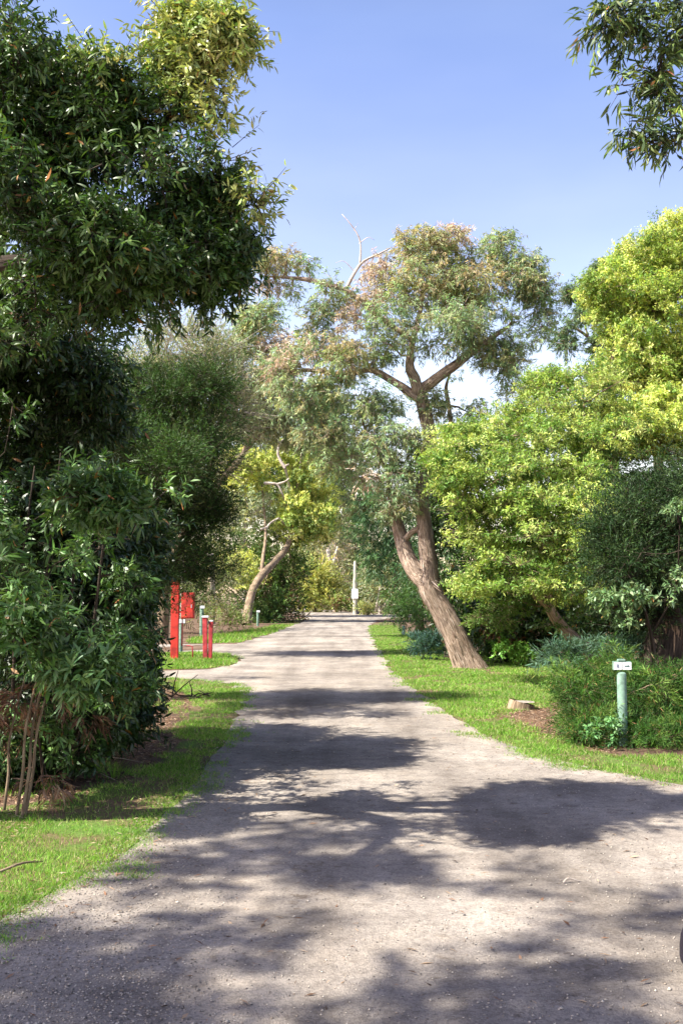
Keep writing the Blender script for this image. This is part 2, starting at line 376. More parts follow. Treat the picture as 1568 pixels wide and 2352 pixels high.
def foliage(cc, out, cid, lobes, sp):
    nC = len(cc); m, k = sp['twigs'], sp['leaves']
    rc = sp['rc'] * rng.uniform(.65, 1.35, nC)
    flat = np.array(sp.get('flat', (1, 1, .75)))
    # twigs
    ci = np.repeat(np.arange(nC), m)
    off = rdir(len(ci)) * (rng.random(len(ci)) ** .5)[:, None] * rc[ci][:, None] * flat
    tp = cc[ci] + off * .75
    td = unit(unit(off + 1e-6) * 1.0 + out[ci] * sp.get('outw', .5) + np.array([0, 0, sp.get('up', .2)]) + rdir(len(ci)) * .35)
    tl = rc[ci] * rng.uniform(.35, .9, len(ci)) * sp.get('tl', 1)
    # leaves
    ti = np.repeat(np.arange(len(ci)), k); t = np.tile((np.arange(k) + .5) / k, len(ci)) + rng.normal(size=len(ti)) * .05
    sag = sp.get('sag', .0)
    P = tp[ti] + td[ti] * (tl[ti] * t)[:, None]; P[:, 2] -= sag * tl[ti] * t ** 2
    side = unit(np.cross(td[ti], rdir(len(ti))))
    spread = sp.get('spread', .8)
    D = unit(td[ti] * (1.0 - spread * .55) + side * spread + np.array([0, 0, -sp.get('droop', .2)]) + rdir(len(ti)) * .2)
    N = unit(rdir(len(ti)) * .8 + np.array([0, 0, sp.get('nup', .6)]) + out[ci][ti] * .3)
    L = sp['L'] * rng.uniform(.45, 1.35, len(ti)); W = sp['W'] * rng.uniform(.7, 1.2, len(ti))
    # own colour of each leaf: kind per lobe, shade of growth per clump and per twig
    pal = sp['cols']; base = np.zeros((nC, 3))
    for li, lo in enumerate(lobes):
        p = np.array(lo[3] if len(lo) > 3 and lo[3] is not None else pal, float); s = cid == li
        ks = rng.integers(0, len(p), s.sum()); base[s] = p[ks]
    base = base * (1 + rng.normal(size=(nC, 1)) * sp.get('cv', .12))
    alt = np.array(pal)[rng.integers(0, len(pal), len(ti))]
    colr = base[ci][ti] * .75 + alt * .25 if len(lobes[0]) < 4 else base[ci][ti]
    colr = colr * (1 + rng.normal(size=(len(ci), 1)) * .12)[ti]
    colr = np.clip(colr * (1 + rng.normal(size=(len(ti), 1)) * .16) * (1 + rng.normal(size=(len(ti), 3)) * np.array([.10, .04, .08])), .004, .9)
    if 'fleck' in sp:
        fr, fc = sp['fleck']; s = rng.random(len(ti)) < fr; colr[s] = jit(fc, s.sum(), .2)
    V, Fc, nv = leaf_geo(P, D, N, L, W, sp.get('shape', 'rhomb'), sp.get('bend', .12))
    col = np.repeat(np.concatenate([colr, np.ones((len(ti), 1))], 1), nv, axis=0)
    tip = tp + td * tl[:, None]; tip[:, 2] -= sag * tl
    return V, Fc, col, tp, tip, ci

def grow(acc, nodes, targets, r0, r1, sagup=.15, k=5):
    """join each target to the nearest point of the skeleton with a bent branch"""
    nodes = [np.asarray(p, float) for p in nodes]
    T = [np.asarray(t, float) for t in targets]
    if not T: return
    N = np.array(nodes); d = np.array([np.min(np.linalg.norm(N - t, axis=1)) for t in T]); order = np.argsort(d)
    rad_at = [r0] * len(nodes)
    for oi in order:
        t = T[oi]; N = np.array(nodes)
        dd = np.linalg.norm(N - t, axis=1) + np.maximum(0, N[:, 2] - t[2]) * .5
        j = int(np.argmin(dd)); a = N[j]; L = np.linalg.norm(t - a)
        if L < .03: continue
        ra = min(rad_at[j] * .75, r0); rb = max(r1, ra * .35)
        m = (a + t) / 2 + rng.normal(size=3) * L * .12 + np.array([0, 0, -L * sagup])
        m1 = a * .65 + m * .35 + rng.normal(size=3) * L * .03; m2 = m * .5 + t * .5 + rng.normal(size=3) * L * .05
        pts = np.array([a, m1, m, m2, t]); rr = np.linspace(ra, rb, 5)
        acc.tube(pts, rr, k)
        for p, q in zip(pts[1:], rr[1:]): nodes.append(p); rad_at.append(q)

def plant(name, label, cat, base, limbs, lobes, sp, leafm, barkm, group=None, parts=('trunk', 'crown'), twig_r=0, limb_k=10, limb_rough=.06, br=(.03, .006), extra=None):
    """one tree or shrub: Empty > trunk, crown. limbs: [(points, radii)]"""
    base = np.array([base[0], base[1], 0.0])
    t = thing(name, label, cat, base, group)
    acc = Acc(); nodes = []
    for L in limbs:
        pts, rr = np.array(L[0], float), np.array(L[1], float)
        k = L[2] if len(L) > 2 else limb_k
        acc.tube(pts, rr, k, limb_rough, sub=6 if k > 8 else 4)
        ps, _ = smooth(pts, rr, 4); nodes += [p for p in ps[len(ps) // 3:]] if len(L) < 4 else list(ps)
    if not nodes: nodes = [base + np.array([0, 0, .05])]
    cc, out, cid = crown_points(lobes, sp)
    if sp.get('floor') is not None:
        cc[:, 2] = np.maximum(cc[:, 2], sp['floor'] + rng.random(len(cc)) * .1)
    cc, out, cid = prune(cc, out, cid)
    sel = rng.permutation(len(cc))[:sp.get('nbr', 120)]
    grow(acc, nodes, cc[sel], br[0], br[1])
    V, Fc, col, a, b, ci = foliage(cc, out, cid, lobes, sp)
    if twig_r:
        s = rng.random(len(a)) < sp.get('twshow', .8)
        acc.sticks(cc[ci][s] * .6 + a[s] * .4, b[s], twig_r, twig_r * .4)
    if acc.n: acc.build(parts[0], barkm, t, base)
    V[:, 2] = np.maximum(V[:, 2], .01)
    raw_mesh(parts[1], V, Fc, leafm, t, col=col, origin=base)
    if extra: extra(t, base)
    return t
def lobe(u, v, Y, ru, rv, ry, n, cols=None):
    c = at(u, v, Y); r = (c, (px(ru, Y), ry, px(rv, Y)), n)
    return r + ((cols,) if cols is not None else ())
def limb(pts, radii, k=10):
    return ([at(*p) for p in pts], radii, k)

# ------------------------------------------------------------------ ground, road, lawns
def sheet(name, poly, z, mat, wob=0.06, step=0.25, kind='structure'):
    P = []
    n = len(poly)
    for i in range(n):
        a, b = np.array(poly[i][:2], float), np.array(poly[(i + 1) % n][:2], float)
        L = np.linalg.norm(b - a); dist = max(4, min(np.linalg.norm(a), np.linalg.norm(b)))
        m = max(1, min(400, int(L / (step * dist / 12))))
        for q in range(m): P.append(a + (b - a) * q / m)
    P = np.array(P); sc = np.clip(np.hypot(P[:, 0], P[:, 1]) / 12, .6, 4)
    P = P + np.stack([fbm(P[:, 0] * 2.1, P[:, 1] * 2.1, 0, 11, 4) - .5, fbm(P[:, 0] * 2.1 + 40, P[:, 1] * 2.1, 0, 12, 4) - .5], 1) * (wob * 2 * sc)[:, None]
    bm = bmesh.new(); vs = [bm.verts.new((x, y, z)) for x, y in P]
    es = [bm.edges.new((vs[i], vs[(i + 1) % len(vs)])) for i in range(len(vs))]
    bmesh.ops.triangle_fill(bm, use_beauty=True, use_dissolve=False, edges=es, normal=(0, 0, 1))
    for f in bm.faces:
        if f.normal.z < 0: f.normal_flip()
    me = bpy.data.meshes.new(name); bm.to_mesh(me); bm.free(); me.materials.append(mat)
    o = link(bpy.data.objects.new(name, me)); o['kind'] = kind
    return o, P
def inside(poly, x, y):
    x = np.asarray(x); y = np.asarray(y); r = np.zeros(x.shape, bool); n = len(poly); j = n - 1
    for i in range(n):
        xi, yi = poly[i][:2]; xj, yj = poly[j][:2]
        c = ((yi > y) != (yj > y)) & (x < (xj - xi) * (y - yi) / (yj - yi + 1e-12) + xi)
        r ^= c; j = i
    return r

# terrain: one sheet to the horizon, near-level at the road and a little uneven under the trees
gx = np.concatenate([np.linspace(-700, -30, 14), np.linspace(-28, 28, 113), np.linspace(30, 700, 14)])
gy = np.concatenate([np.linspace(-300, -12, 8), np.linspace(-10, 60, 141), np.linspace(65, 200, 28), np.linspace(220, 1200, 12)])
GX, GY = np.meshgrid(gx, gy)
road_mid = 0.6
off = np.clip((np.abs(GX - road_mid) - 4.2) / 4, 0, 1) * np.clip((30 - np.abs(GX)) / 5, 0, 1)
GZ = off * (fbm(GX * .5, GY * .5, 0, 4, 3) - .35) * .16 * (GY < 62) * (GY > -8)
GZ = np.where(off > 0, GZ, 0)
V = np.stack([GX, GY, GZ], -1).reshape(-1, 3); nx = len(gx)
i = np.arange(len(gy) - 1)[:, None] * nx; j = np.arange(nx - 1)[None]
Fq = np.stack([i + j, i + j + 1, i + nx + j + 1, i + nx + j], -1).reshape(-1, 4)
raw_mesh('ground', V, [Fq], M_SOIL, smooth=True)['kind'] = 'structure'

left_edge = [(-150, 2230), (0, 2120), (90, 2075), (170, 2030), (250, 1985), (320, 1925), (390, 1865), (445, 1805), (495, 1735), (530, 1680), (547, 1630), (553, 1595), (535, 1572)]
drive_low = [(450, 1562), (340, 1556), (200, 1550)]
drive_up = [(180, 1541), (340, 1543), (480, 1538), (535, 1528), (548, 1516), (520, 1503)]
track_low = [(440, 1498), (330, 1497)]
track_up = [(330, 1481), (440, 1480), (540, 1480), (590, 1466), (640, 1450), (690, 1430), (702, 1419), (690, 1412), (640, 1404), (560, 1397)]
far_edge = [(560, 1393), (700, 1398), (780, 1404), (860, 1410), (900, 1412), (1000, 1411), (1000, 1416), (905, 1419)]
right_edge = [(865, 1424), (848, 1437), (850, 1455), (868, 1490), (900, 1538), (955, 1590), (1040, 1645), (1120, 1690), (1190, 1718), (1300, 1752), (1420, 1778), (1568, 1806), (1800, 1840), (2200, 1880)]
Lw = [gr(*p) for p in left_edge]; Rw = [gr(*p) for p in right_edge]
road_poly = ([np.array((-6., -12.)), np.array((-4.2, -3.)), np.array((-3.1, 1.5)), np.array((-2.45, 3.4))] + Lw + [gr(*p) for p in drive_low] + [gr(*p) for p in drive_up]
             + [gr(*p) for p in track_low] + [gr(*p) for p in track_up] + [gr(*p) for p in far_edge] + Rw + [np.array((16., 4.)), np.array((14., -12.))])
sheet('road', road_poly, 0.010, M_ROAD, 0.10)
lawn_left = [gr(*p) for p in [(-150, 2230), (0, 2120), (90, 2075), (170, 2030), (250, 1985), (320, 1925), (390, 1865), (445, 1805), (495, 1735), (530, 1680), (547, 1630), (553, 1595), (535, 1572), (450, 1562), (340, 1556)]] \
    + [gr(*p) for p in [(345, 1572), (420, 1590), (440, 1630), (420, 1690), (390, 1740), (320, 1775), (230, 1800), (150, 1835), (30, 1850), (-150, 1880)]] + [np.array((-4.5, 5.)), np.array((-4.2, 3.))]
lawn_isle = [gr(*p) for p in [(300, 1538), (340, 1540), (480, 1536), (535, 1526), (546, 1516), (520, 1504), (440, 1500), (380, 1502), (330, 1515)]]
lawn_far_left = [gr(*p) for p in [(430, 1478), (540, 1478), (590, 1464), (640, 1449), (690, 1430), (700, 1419), (680, 1422), (620, 1440), (560, 1450), (470, 1462), (430, 1468)]]
lawn_right = [gr(*p) for p in right_edge[1:]] + [gr(2200, 1800), gr(1900, 1770), gr(1568, 1738), gr(1420, 1738), gr(1340, 1715), gr(1270, 1690), gr(1200, 1672), gr(1150, 1650), gr(1180, 1632), gr(1270, 1625), gr(1275, 1580), gr(1265, 1520), gr(1130, 1505), gr(1000, 1478), gr(930, 1452), gr(890, 1424)]
lawn_back = [gr(*p) for p in [(560, 1391), (700, 1396), (780, 1402), (860, 1408), (1000, 1409), (1000, 1404), (860, 1402), (780, 1397), (700, 1393), (560, 1389)]]
for nm, pl in (('lawn', lawn_left), ('lawn', lawn_isle), ('lawn', lawn_far_left), ('lawn', lawn_right), ('lawn', lawn_back)):
    sheet(nm, pl, 0.005, M_LAWN, 0.04)

# grass blades
def scatter(poly, n_try, seed=1, near=1.0):
    P = np.array([p[:2] for p in poly]); lo, hi = P.min(0), P.max(0)
    out = []
    x = rng.uniform(lo[0], hi[0], n_try); 
    y = rng.uniform(lo[1], hi[1], n_try)
    s = inside(poly, x, y); return x[s], y[s]
GV, GF, GC, gn = [], [], [], 0
def add_grass(x, y, h, wd, cols, lean=.5):
    global gn
    n = len(x); P = np.stack([x, y, np.full(n, .004)], 1)
    D = unit(np.stack([rng.normal(size=n) * lean, rng.normal(size=n) * lean, np.ones(n)], 1))
    a = rng.uniform(0, 2 * PI, n); N = np.stack([np.cos(a), np.sin(a), np.full(n, .2)], 1)
    h = h * rng.uniform(.5, 1.35, n); Vv, Ff, nv = leaf_geo(P, D, N, h, wd, 'rhomb', .3)
    # widest low on the blade
    Vr = Vv.reshape(n, 4, 3); Vr[:, 1] -= (D * h[:, None]) * .25; Vr[:, 3] -= (D * h[:, None]) * .25
    c = np.array(cols)[rng.integers(0, len(cols), n)]
    c = np.clip(c * (1 + rng.normal(size=(n, 1)) * .2) * (.75 + .5 * fbm(x * 1.3, y * 1.3, 0, 21, 3))[:, None], .01, .9)
    GV.append(Vr.reshape(-1, 3)); GF.append(Ff[0] + gn); GC.append(np.repeat(np.concatenate([c, np.ones((n, 1))], 1), 4, axis=0)); gn += n * 4
GCOL = [(0.13, 0.29, 0.03), (0.19, 0.38, 0.045), (0.25, 0.44, 0.07), (0.09, 0.21, 0.025), (0.34, 0.42, 0.12), (.38, .34, .18), (.16, .33, .04)]
def grass_on(poly, dens, h, wd, ymax=60, thr=.40, edge=None):
    P = np.array([p[:2] for p in poly]); lo, hi = P.min(0) - .3, np.minimum(P.max(0) + .3, [40, ymax])
    area = (hi - lo).prod(); n = int(min(area * dens, 2500000))
    x = rng.uniform(lo[0], hi[0], n); y = rng.uniform(lo[1], hi[1], n)
    keep = rng.random(n) < np.clip((7.0 / np.maximum(y, 4)) ** 1.3, 0, 1)
    x, y = x[keep], y[keep]
    # ragged margins
    jx = x + (fbm(x * 3, y * 3, 0, 31, 3) - .5) * .7 + rng.normal(size=len(x)) * .035; jy = y + (fbm(x * 3 + 9, y * 3, 0, 32, 3) - .5) * .5
    s = inside(poly, jx, jy) & (np.abs(x) < y * .40 + 1.0); x, y = x[s], y[s]
    p = fbm(x * 1.6, y * 1.6, 0, 33, 4); s = rng.random(len(x)) < np.clip((p - thr + .1) / .12, .16, 1); x, y = x[s], y[s]
    sc = np.clip(y / 7, .9, 4) ** .8
    add_grass(x, y, h * (1 + .15 * (sc - 1)) * (.6 + .8 * fbm(x * 3, y * 3, 0, 35, 2)), wd * sc, GCOL)
grass_on(lawn_left, 7000, .034, .0042, thr=.51)
grass_on(lawn_isle, 5000, .07, .006, thr=.40)
grass_on(lawn_right, 5200, .04, .005, thr=.44)
grass_on(lawn_far_left, 1500, .10, .010, thr=.35)
for pl in (Lw, Rw):
    pp = np.array([p for p in pl if p[1] < 26]); q = 1500; k_ = rng.integers(0, len(pp) - 1, q); t_ = rng.random(q)[:, None]; e = pp[k_] * (1 - t_) + pp[k_ + 1] * t_
    e = e + np.stack([(fbm(e[:, 0] * 2, e[:, 1] * 2, 0, 71, 3) - .5) * .7, np.zeros(q)], 1) + rng.normal(size=(q, 2)) * .09
    for a, b in e:
        if vnoise(a * 2.2, b * 2.2, 0, 9) > .42:
            m = 12; sc_ = max(.9, b / 8) ** .6; add_grass(a + rng.normal(size=m) * .03 * sc_, b + rng.normal(size=m) * .03 * sc_, .032 * sc_, .0042 * sc_, GCOL, .7)
# tufts on the mulch
mul = [gr(*p) for p in [(-50, 1990), (150, 1850), (330, 1780), (420, 1700), (440, 1600), (340, 1570), (200, 1650), (-50, 1800)]]
x, y = scatter(mul, 1100)
for a, b in zip(x, y):
    if vnoise(a * 1.9, b * 1.9, 0, 8) > .55:
        q = 26; add_grass(a + rng.normal(size=q) * .04, b + rng.normal(size=q) * .04, .07, .005, GCOL, .6)
grass = raw_mesh('grass', np.concatenate(GV), [np.concatenate(GF)], M_GRASS, col=np.concatenate(GC)); tag(grass, 'short bright green grass growing along both edges of the gravel road', 'grass', kind='stuff')

# loose stones on the road and its crumbling edges
n = 110000
y = 3.2 + rng.random(n) ** 1.8 * 14; x = rng.uniform(-1, 1, n) * (y * .36 + .8)
keep = (inside(road_poly, x, y) | inside(road_poly, x + .22 * rng.random(n), y)) & (rng.random(n) < np.clip((-.35 - (y - 5) * .12 - x) / .7, .10, 1) + (x > 1.4) * .1); x, y = x[keep], y[keep]; n = len(x)
r = rng.uniform(.0022, .0065, n) * np.where(rng.random(n) < .02, 1.8, 1)
oct_ = np.array([(1, 0, 0), (0, 1, 0), (-1, 0, 0), (0, -1, 0), (0, 0, .8), (0, 0, -.4)], float)
Vs = np.stack([x, y, .010 + r * .3], 1)[:, None] + (oct_[None] * (1 + rng.normal(size=(n, 6, 1)) * .25)) * r[:, None, None]
fo = np.array([(0, 1, 4), (1, 2, 4), (2, 3, 4), (3, 0, 4), (1, 0, 5), (2, 1, 5), (3, 2, 5), (0, 3, 5)])
Fs = (np.arange(n) * 6)[:, None, None] + fo[None]
cb = np.array([(.34, .31, .27), (.42, .38, .33), (.22, .20, .18), (.13, .12, .11), (.48, .43, .36), (.3, .25, .2)])[rng.integers(0, 6, n)] * rng.uniform(.7, 1.2, (n, 1))
tag(raw_mesh('gravel', Vs.reshape(-1, 3), [Fs.reshape(-1, 3)], M_STONE, col=np.repeat(np.concatenate([cb, np.ones((n, 1))], 1), 6, axis=0)), 'loose grey and tan stones lying on the road surface', 'gravel', kind='stuff')

# fallen leaves, twigs and bark litter
def litter(x, y, n_each, L, W, cols, lift=.012):
    n = len(x); P = np.stack([x, y, rng.uniform(.012, .012 + lift, n)], 1)
    a = rng.uniform(0, 2 * PI, n); D = np.stack([np.cos(a), np.sin(a), rng.normal(size=n) * .15], 1); N = rdir(n) * .35 + np.array([0, 0, 1.])
    return P, D, N
xs, ys = [], []
x, y = scatter(mul, 26000); s = fbm(x * 2, y * 2, 0, 51, 3) > .35; xs.append(x[s]); ys.append(y[s])
mul_r = [gr(*p) for p in [(1120, 1640), (1180, 1612), (1300, 1620), (1400, 1690), (1420, 1745), (1330, 1722), (1200, 1680)]]
x, y = scatter(mul_r, 9000); xs.append(x); ys.append(y)
under_l = [(-5.5, 5.), (-1.9, 5.), (-2.2, 10.), (-2.8, 16.), (-3.4, 24.), (-8, 24.), (-8, 5.)]
x, y = scatter(under_l, 26000); s = ~inside(lawn_left, x, y) & ~inside(road_poly, x, y) & (x > -.4 * y - 1); xs.append(x[s]); ys.append(y[s])
under_r = [(3.5, 10.), (9, 10.), (12, 30.), (4.5, 30.), (3.6, 23.)]
x, y = scatter(under_r, 20000); s = ~inside(lawn_right, x, y) & ~inside(road_poly, x, y); xs.append(x[s]); ys.append(y[s])
for side, pl in ((0, Lw), (1, Rw)):
    pp = np.array([p for p in pl if p[1] < 24]); q = 550; k_ = rng.integers(0, len(pp) - 1, q); t_ = rng.random(q)[:, None]; e = pp[k_] * (1 - t_) + pp[k_ + 1] * t_
    xs.append(e[:, 0] + rng.normal(size=q) * .22); ys.append(e[:, 1] + rng.normal(size=q) * .12)
y = 3.4 + rng.random(700) ** 1.4 * 12; x = rng.uniform(-1, 1, 700) * (y * .34); s = inside(road_poly, x, y); xs.append(x[s]); ys.append(y[s])
x, y = np.concatenate(xs), np.concatenate(ys); P, D, N = litter(x, y, 1, 1, 1, None)
n = len(x); L = rng.uniform(.02, .075, n); W = L * rng.uniform(.06, .28, n)
Vl, Fl, nv = leaf_geo(P, D, N, L, W, 'rhomb', .1)
cb = np.array([(.24, .14, .09), (.32, .2, .13), (.42, .30, .2), (.12, .075, .05), (.5, .38, .27)])[rng.integers(0, 5, n)] * rng.uniform(.6, 1.2, (n, 1))
tag(raw_mesh('leaf_litter', Vl, Fl, M_DRY, col=np.repeat(np.concatenate([cb, np.ones((n, 1))], 1), 4, axis=0)), 'brown fallen leaves and twigs strewn under the shrubs and on the road', 'leaf litter', kind='stuff')
#@@TREES
LIT += [(at(u, v, Y_), r) for u, v, Y_, r in [(120, 1130, 7.2, .45), (280, 1130, 7.3, .4), (80, 1470, 6.8, .45), (60, 1300, 7.0, .35), (220, 1500, 7.0, .3), (370, 1130, 7.8, .25), (450, 100, 6.3, .35), (540, 350, 6.3, .3), (235, 160, 6.3, .25), (585, 460, 6.3, .2), (300, 560, 5.9, .3), (60, 560, 6.0, .35), (430, 400, 6.2, .25),
    (1000, 1560, 20, .6), (1200, 1580, 18, .5), (1060, 1480, 23, .35), (985, 1250, 23, .3), (480, 1470, 27, .5), (400, 1440, 26.3, .35), (1430, 1600, 11.3, .4), (1330, 1740, 9.8, .6), (1500, 1750, 9.8, .6)]]
# ------------------------------------------------------------------ kinds of foliage
BROAD = dict(rc=.20, twigs=9, leaves=11, L=.066, W=.0165, shape='lance', droop=.35, spread=.8, up=.15, tl=.85, bend=.22, nup=.5, rin=.35,
             cols=[(.024, .058, .010), (.034, .078, .013), (.05, .108, .018), (.085, .155, .035)], gap=(2.4, .42), fleck=(.012, (.30, .16, .05)), nbr=140)
GUM = dict(gap=(1.3, .25), rc=.42, twigs=12, leaves=12, L=.12, W=.026, droop=.75, sag=.25, spread=.8, up=-.05, nup=.1, rin=.3, flat=(1, 1, .75), lump=.6, tl=.7,
           cols=[(.30, .41, .18), (.21, .34, .16), (.36, .44, .21), (.38, .39, .20), (.30, .42, .24)], nbr=150, cv=.18)
WATTLE = dict(gap=(.95, .36), rc=.36, twigs=14, leaves=12, L=.08, W=.026, droop=.15, spread=.95, up=.2, outw=.7, nup=.8, rin=.5, flat=(1, 1, .38), lump=.5, tl=.7,
              cols=[(.28, .36, .045), (.20, .31, .04), (.36, .40, .06), (.14, .24, .035)], nbr=120, cv=.12)
FINE = dict(lump=.7, gap=(1.5, .3), rc=.30, twigs=14, leaves=15, L=.05, W=.010, droop=.0, spread=.6, up=.5, outw=.5, nup=.2, rin=.3, tl=1.3,
            cols=[(.024, .062, .013), (.036, .084, .018), (.062, .125, .03), (.062, .072, .03)], nbr=150, cv=.2, twshow=.25)
def S(b, **k): d = dict(b); d.update(k); return d
PINK = [(.58, .43, .35), (.52, .42, .33), (.42, .38, .26), (.62, .50, .42)]
GOLD = [(.62, .66, .19), (.54, .60, .17), (.68, .69, .25), (.40, .49, .13), (.20, .29, .08)]
GREYG = [(.38, .43, .27), (.32, .39, .23), (.46, .48, .34), (.24, .32, .16)]
# leaf lists: (u, v, depth, ru, rv, depth radius, clumps[, colours])
def LB(rows, k=1.0, rc=0.0):
    out = []
    for r in rows:
        s = .75 * rc * F / r[2]; out.append(lobe(*r[:3], max(r[3] * .35, r[3] - s), max(r[4] * .35, r[4] - s), max(.3 * r[5], r[5] - .6 * rc), max(1, int(r[6] * k)), *(r[7:])))
    return out

# -- big broad-leaved tree over the left verge; its crown reaches back over the near road edge
Y = 6.4; DY = -1.2
LIT_NEWG = [(.40, .46, .14), (.32, .40, .11), (.46, .48, .18), (.20, .29, .08)]  # new-growth greens, paled further to give these tufts a sunlit look
rows = [(60, 240, Y, 170, 170, .9, 62), (10, 70, 6.0, 120, 120, .8, 30), (235, 170, Y, 50, 55, .45, 12, LIT_NEWG), (300, 200, 6.6, 60, 80, .5, 20), (265, 250, Y, 90, 70, .6, 20),
        (392, 120, Y, 22, 26, .2, 4, LIT_NEWG), (405, 60, Y, 24, 26, .2, 5, LIT_NEWG), (440, 45, Y, 24, 24, .2, 4, LIT_NEWG), (480, 78, Y, 26, 20, .2, 5, LIT_NEWG), (525, 70, Y, 22, 22, .2, 4, LIT_NEWG), (535, 105, Y, 20, 20, .15, 3, LIT_NEWG), (450, 120, Y, 40, 24, .25, 6, LIT_NEWG), (400, 170, Y, 24, 26, .2, 4, LIT_NEWG),
        (470, 180, Y, 34, 24, .2, 5, LIT_NEWG), (430, 225, Y, 44, 24, .3, 6, LIT_NEWG), (505, 215, Y, 28, 20, .2, 4, LIT_NEWG), (390, 250, Y, 34, 28, .3, 5), (490, 265, Y, 36, 24, .3, 5, LIT_NEWG), (440, 290, Y, 60, 50, .4, 11, LIT_NEWG), (515, 330, Y, 44, 34, .3, 8, LIT_NEWG), (480, 390, Y, 70, 50, .4, 15), (535, 400, Y, 24, 30, .2, 4, LIT_NEWG), (582, 462, Y, 16, 14, .15, 2, LIT_NEWG),
        (250, 420, 6.7, 220, 190, 1.1, 100), (420, 500, 6.6, 140, 150, .9, 66), (500, 600, 6.7, 80, 90, .6, 34), (400, 640, 6.5, 120, 70, .7, 34), (250, 670, 6.4, 150, 100, .8, 48),
        (90, 640, 6.1, 170, 150, .9, 56), (150, 760, 6.4, 120, 55, .6, 20), (10, 450, 6.0, 130, 170, .8, 46), (30, 790, 6.1, 110, 60, .6, 22), (-150, 400, 6.3, 140, 300, 1.0, 40), (250, 560, 5.8, 120, 90, .5, 26)]
L1 = LB(rows, 4.2, .13)
def W(x, y, z, rx, ry, rz, n, cols=None): return (np.array((x, y, z), float), (rx, ry, rz), n) + ((cols,) if cols else ())
BROADC = BROAD['cols']
L1 += LB([(40, 700, 6.6, 130, 60, .5, 60), (150, 720, 6.5, 110, 60, .5, 50), (60, 560, 6.8, 160, 120, .6, 60), (230, 560, 6.8, 160, 130, .6, 60), (10, 790, 6.9, 80, 60, .4, 24), (430, 640, 6.6, 90, 60, .4, 30)], 1.0, .1)
L1 = [l if len(l) > 3 else l + (BROADC,) for l in L1]
L1 += [W(-4.9, 4.2, 6.0, .6, .6, .4, 22, BROADC), W(-3.9, 5.2, 6.3, .5, .5, .35, 14, BROADC), W(-4.4, 3.2, 5.2, .5, .5, .35, 12, BROADC)]
SV = np.array(SUN_VEC) / SUN_VEC.z
tr = limb([(-560, 1900, 7.0), (-470, 1500, 7.0), (-330, 1100, 6.8), (-200, 760, 6.7), (-40, 560, 6.6), (120, 430, 6.6), (260, 300, 6.5)], [.24, .2, .17, .14, .10, .07, .035])
tr[0][0][2] = -.05
l2 = limb([(-200, 760, 6.7), (-80, 640, 6.5), (120, 600, 6.4), (300, 600, 6.5), (450, 540, 6.6)], [.12, .09, .06, .045, .02], 8)
l3 = ([tr[0][3], np.array((-3.4, 5.8, 4.8)), np.array((-4.0, 5.0, 5.6)), np.array((-4.6, 4.0, 5.9))], [.12, .09, .06, .03], 8)
l4 = limb([(260, 330, 6.5), (370, 290, 6.5), (420, 200, 6.5), (440, 120, 6.45), (425, 50, 6.4)], [.035, .028, .02, .012, .006], 6)
l6 = limb([(420, 200, 6.5), (480, 150, 6.4), (530, 80, 6.4)], [.014, .010, .004], 6)
base1 = tr[0][0]
plant('broadleaf_tree', 'tallest near tree on the left, glossy dark green with its crown leaning over the road', 'tree', base1, [tr, l2, l3, l4, l6], L1, S(BROAD, nbr=340, twigs=9, lump=.75, gap=(2.0, .45)), M_LEAF, B_DARK, twig_r=.0035, br=(.035, .006))

# -- tall gum behind the left shoulder: only its shade falls into the view
SV = np.array(SUN_VEC) / SUN_VEC.z
sh = []
for (u, v, h, r, n) in [(140, 2230, 9.5, .40, 10), (380, 2190, 9, .40, 11), (300, 2330, 8.6, .45, 10), (40, 2320, 9, .45, 9), (640, 1930, 11, .4, 13), (530, 1990, 10.5, .4, 11), (820, 1985, 10, .35, 11), (900, 2010, 10, .25, 6),
        (1290, 2160, 9.5, .28, 7), (1350, 2300, 9, .32, 7), (950, 2230, 9.5, .22, 6), (1380, 2200, 9.5, .22, 5), (1010, 2260, 9.5, .18, 4), (700, 2340, 9, .2, 4), (1180, 2320, 9.2, .22, 5), (520, 2110, 9.5, .2, 4), (1260, 2010, 10.3, .2, 5), (1480, 2110, 10, .3, 6), (-60, 2200, 9.5, .5, 12)]:
    g = gr(u, v); p = np.array((g[0], g[1], 0)) + SV * h; sh.append((p, (r, r, .35), n))
tb = np.array((-9.5, -3.6)); tp = np.mean([l[0] for l in sh], 0)
plant('gum_tree', 'tall gum standing out of view beside the near road edge, shading the foreground gravel', 'tree', tb, [([np.array((*tb, -.1)), np.array((tb[0] + .5, tb[1] + .2, 3.)), np.array((tp[0] - 1.2, tp[1] - .5, 6.5)), np.array((tp[0], tp[1], 8.6))], [.34, .28, .2, .1], 12)], sh, S(GUM, L=.16, W=.045, twigs=10, leaves=9, rc=.36, gap=None), M_GUM, B_GUM, twig_r=0, br=(.06, .012))

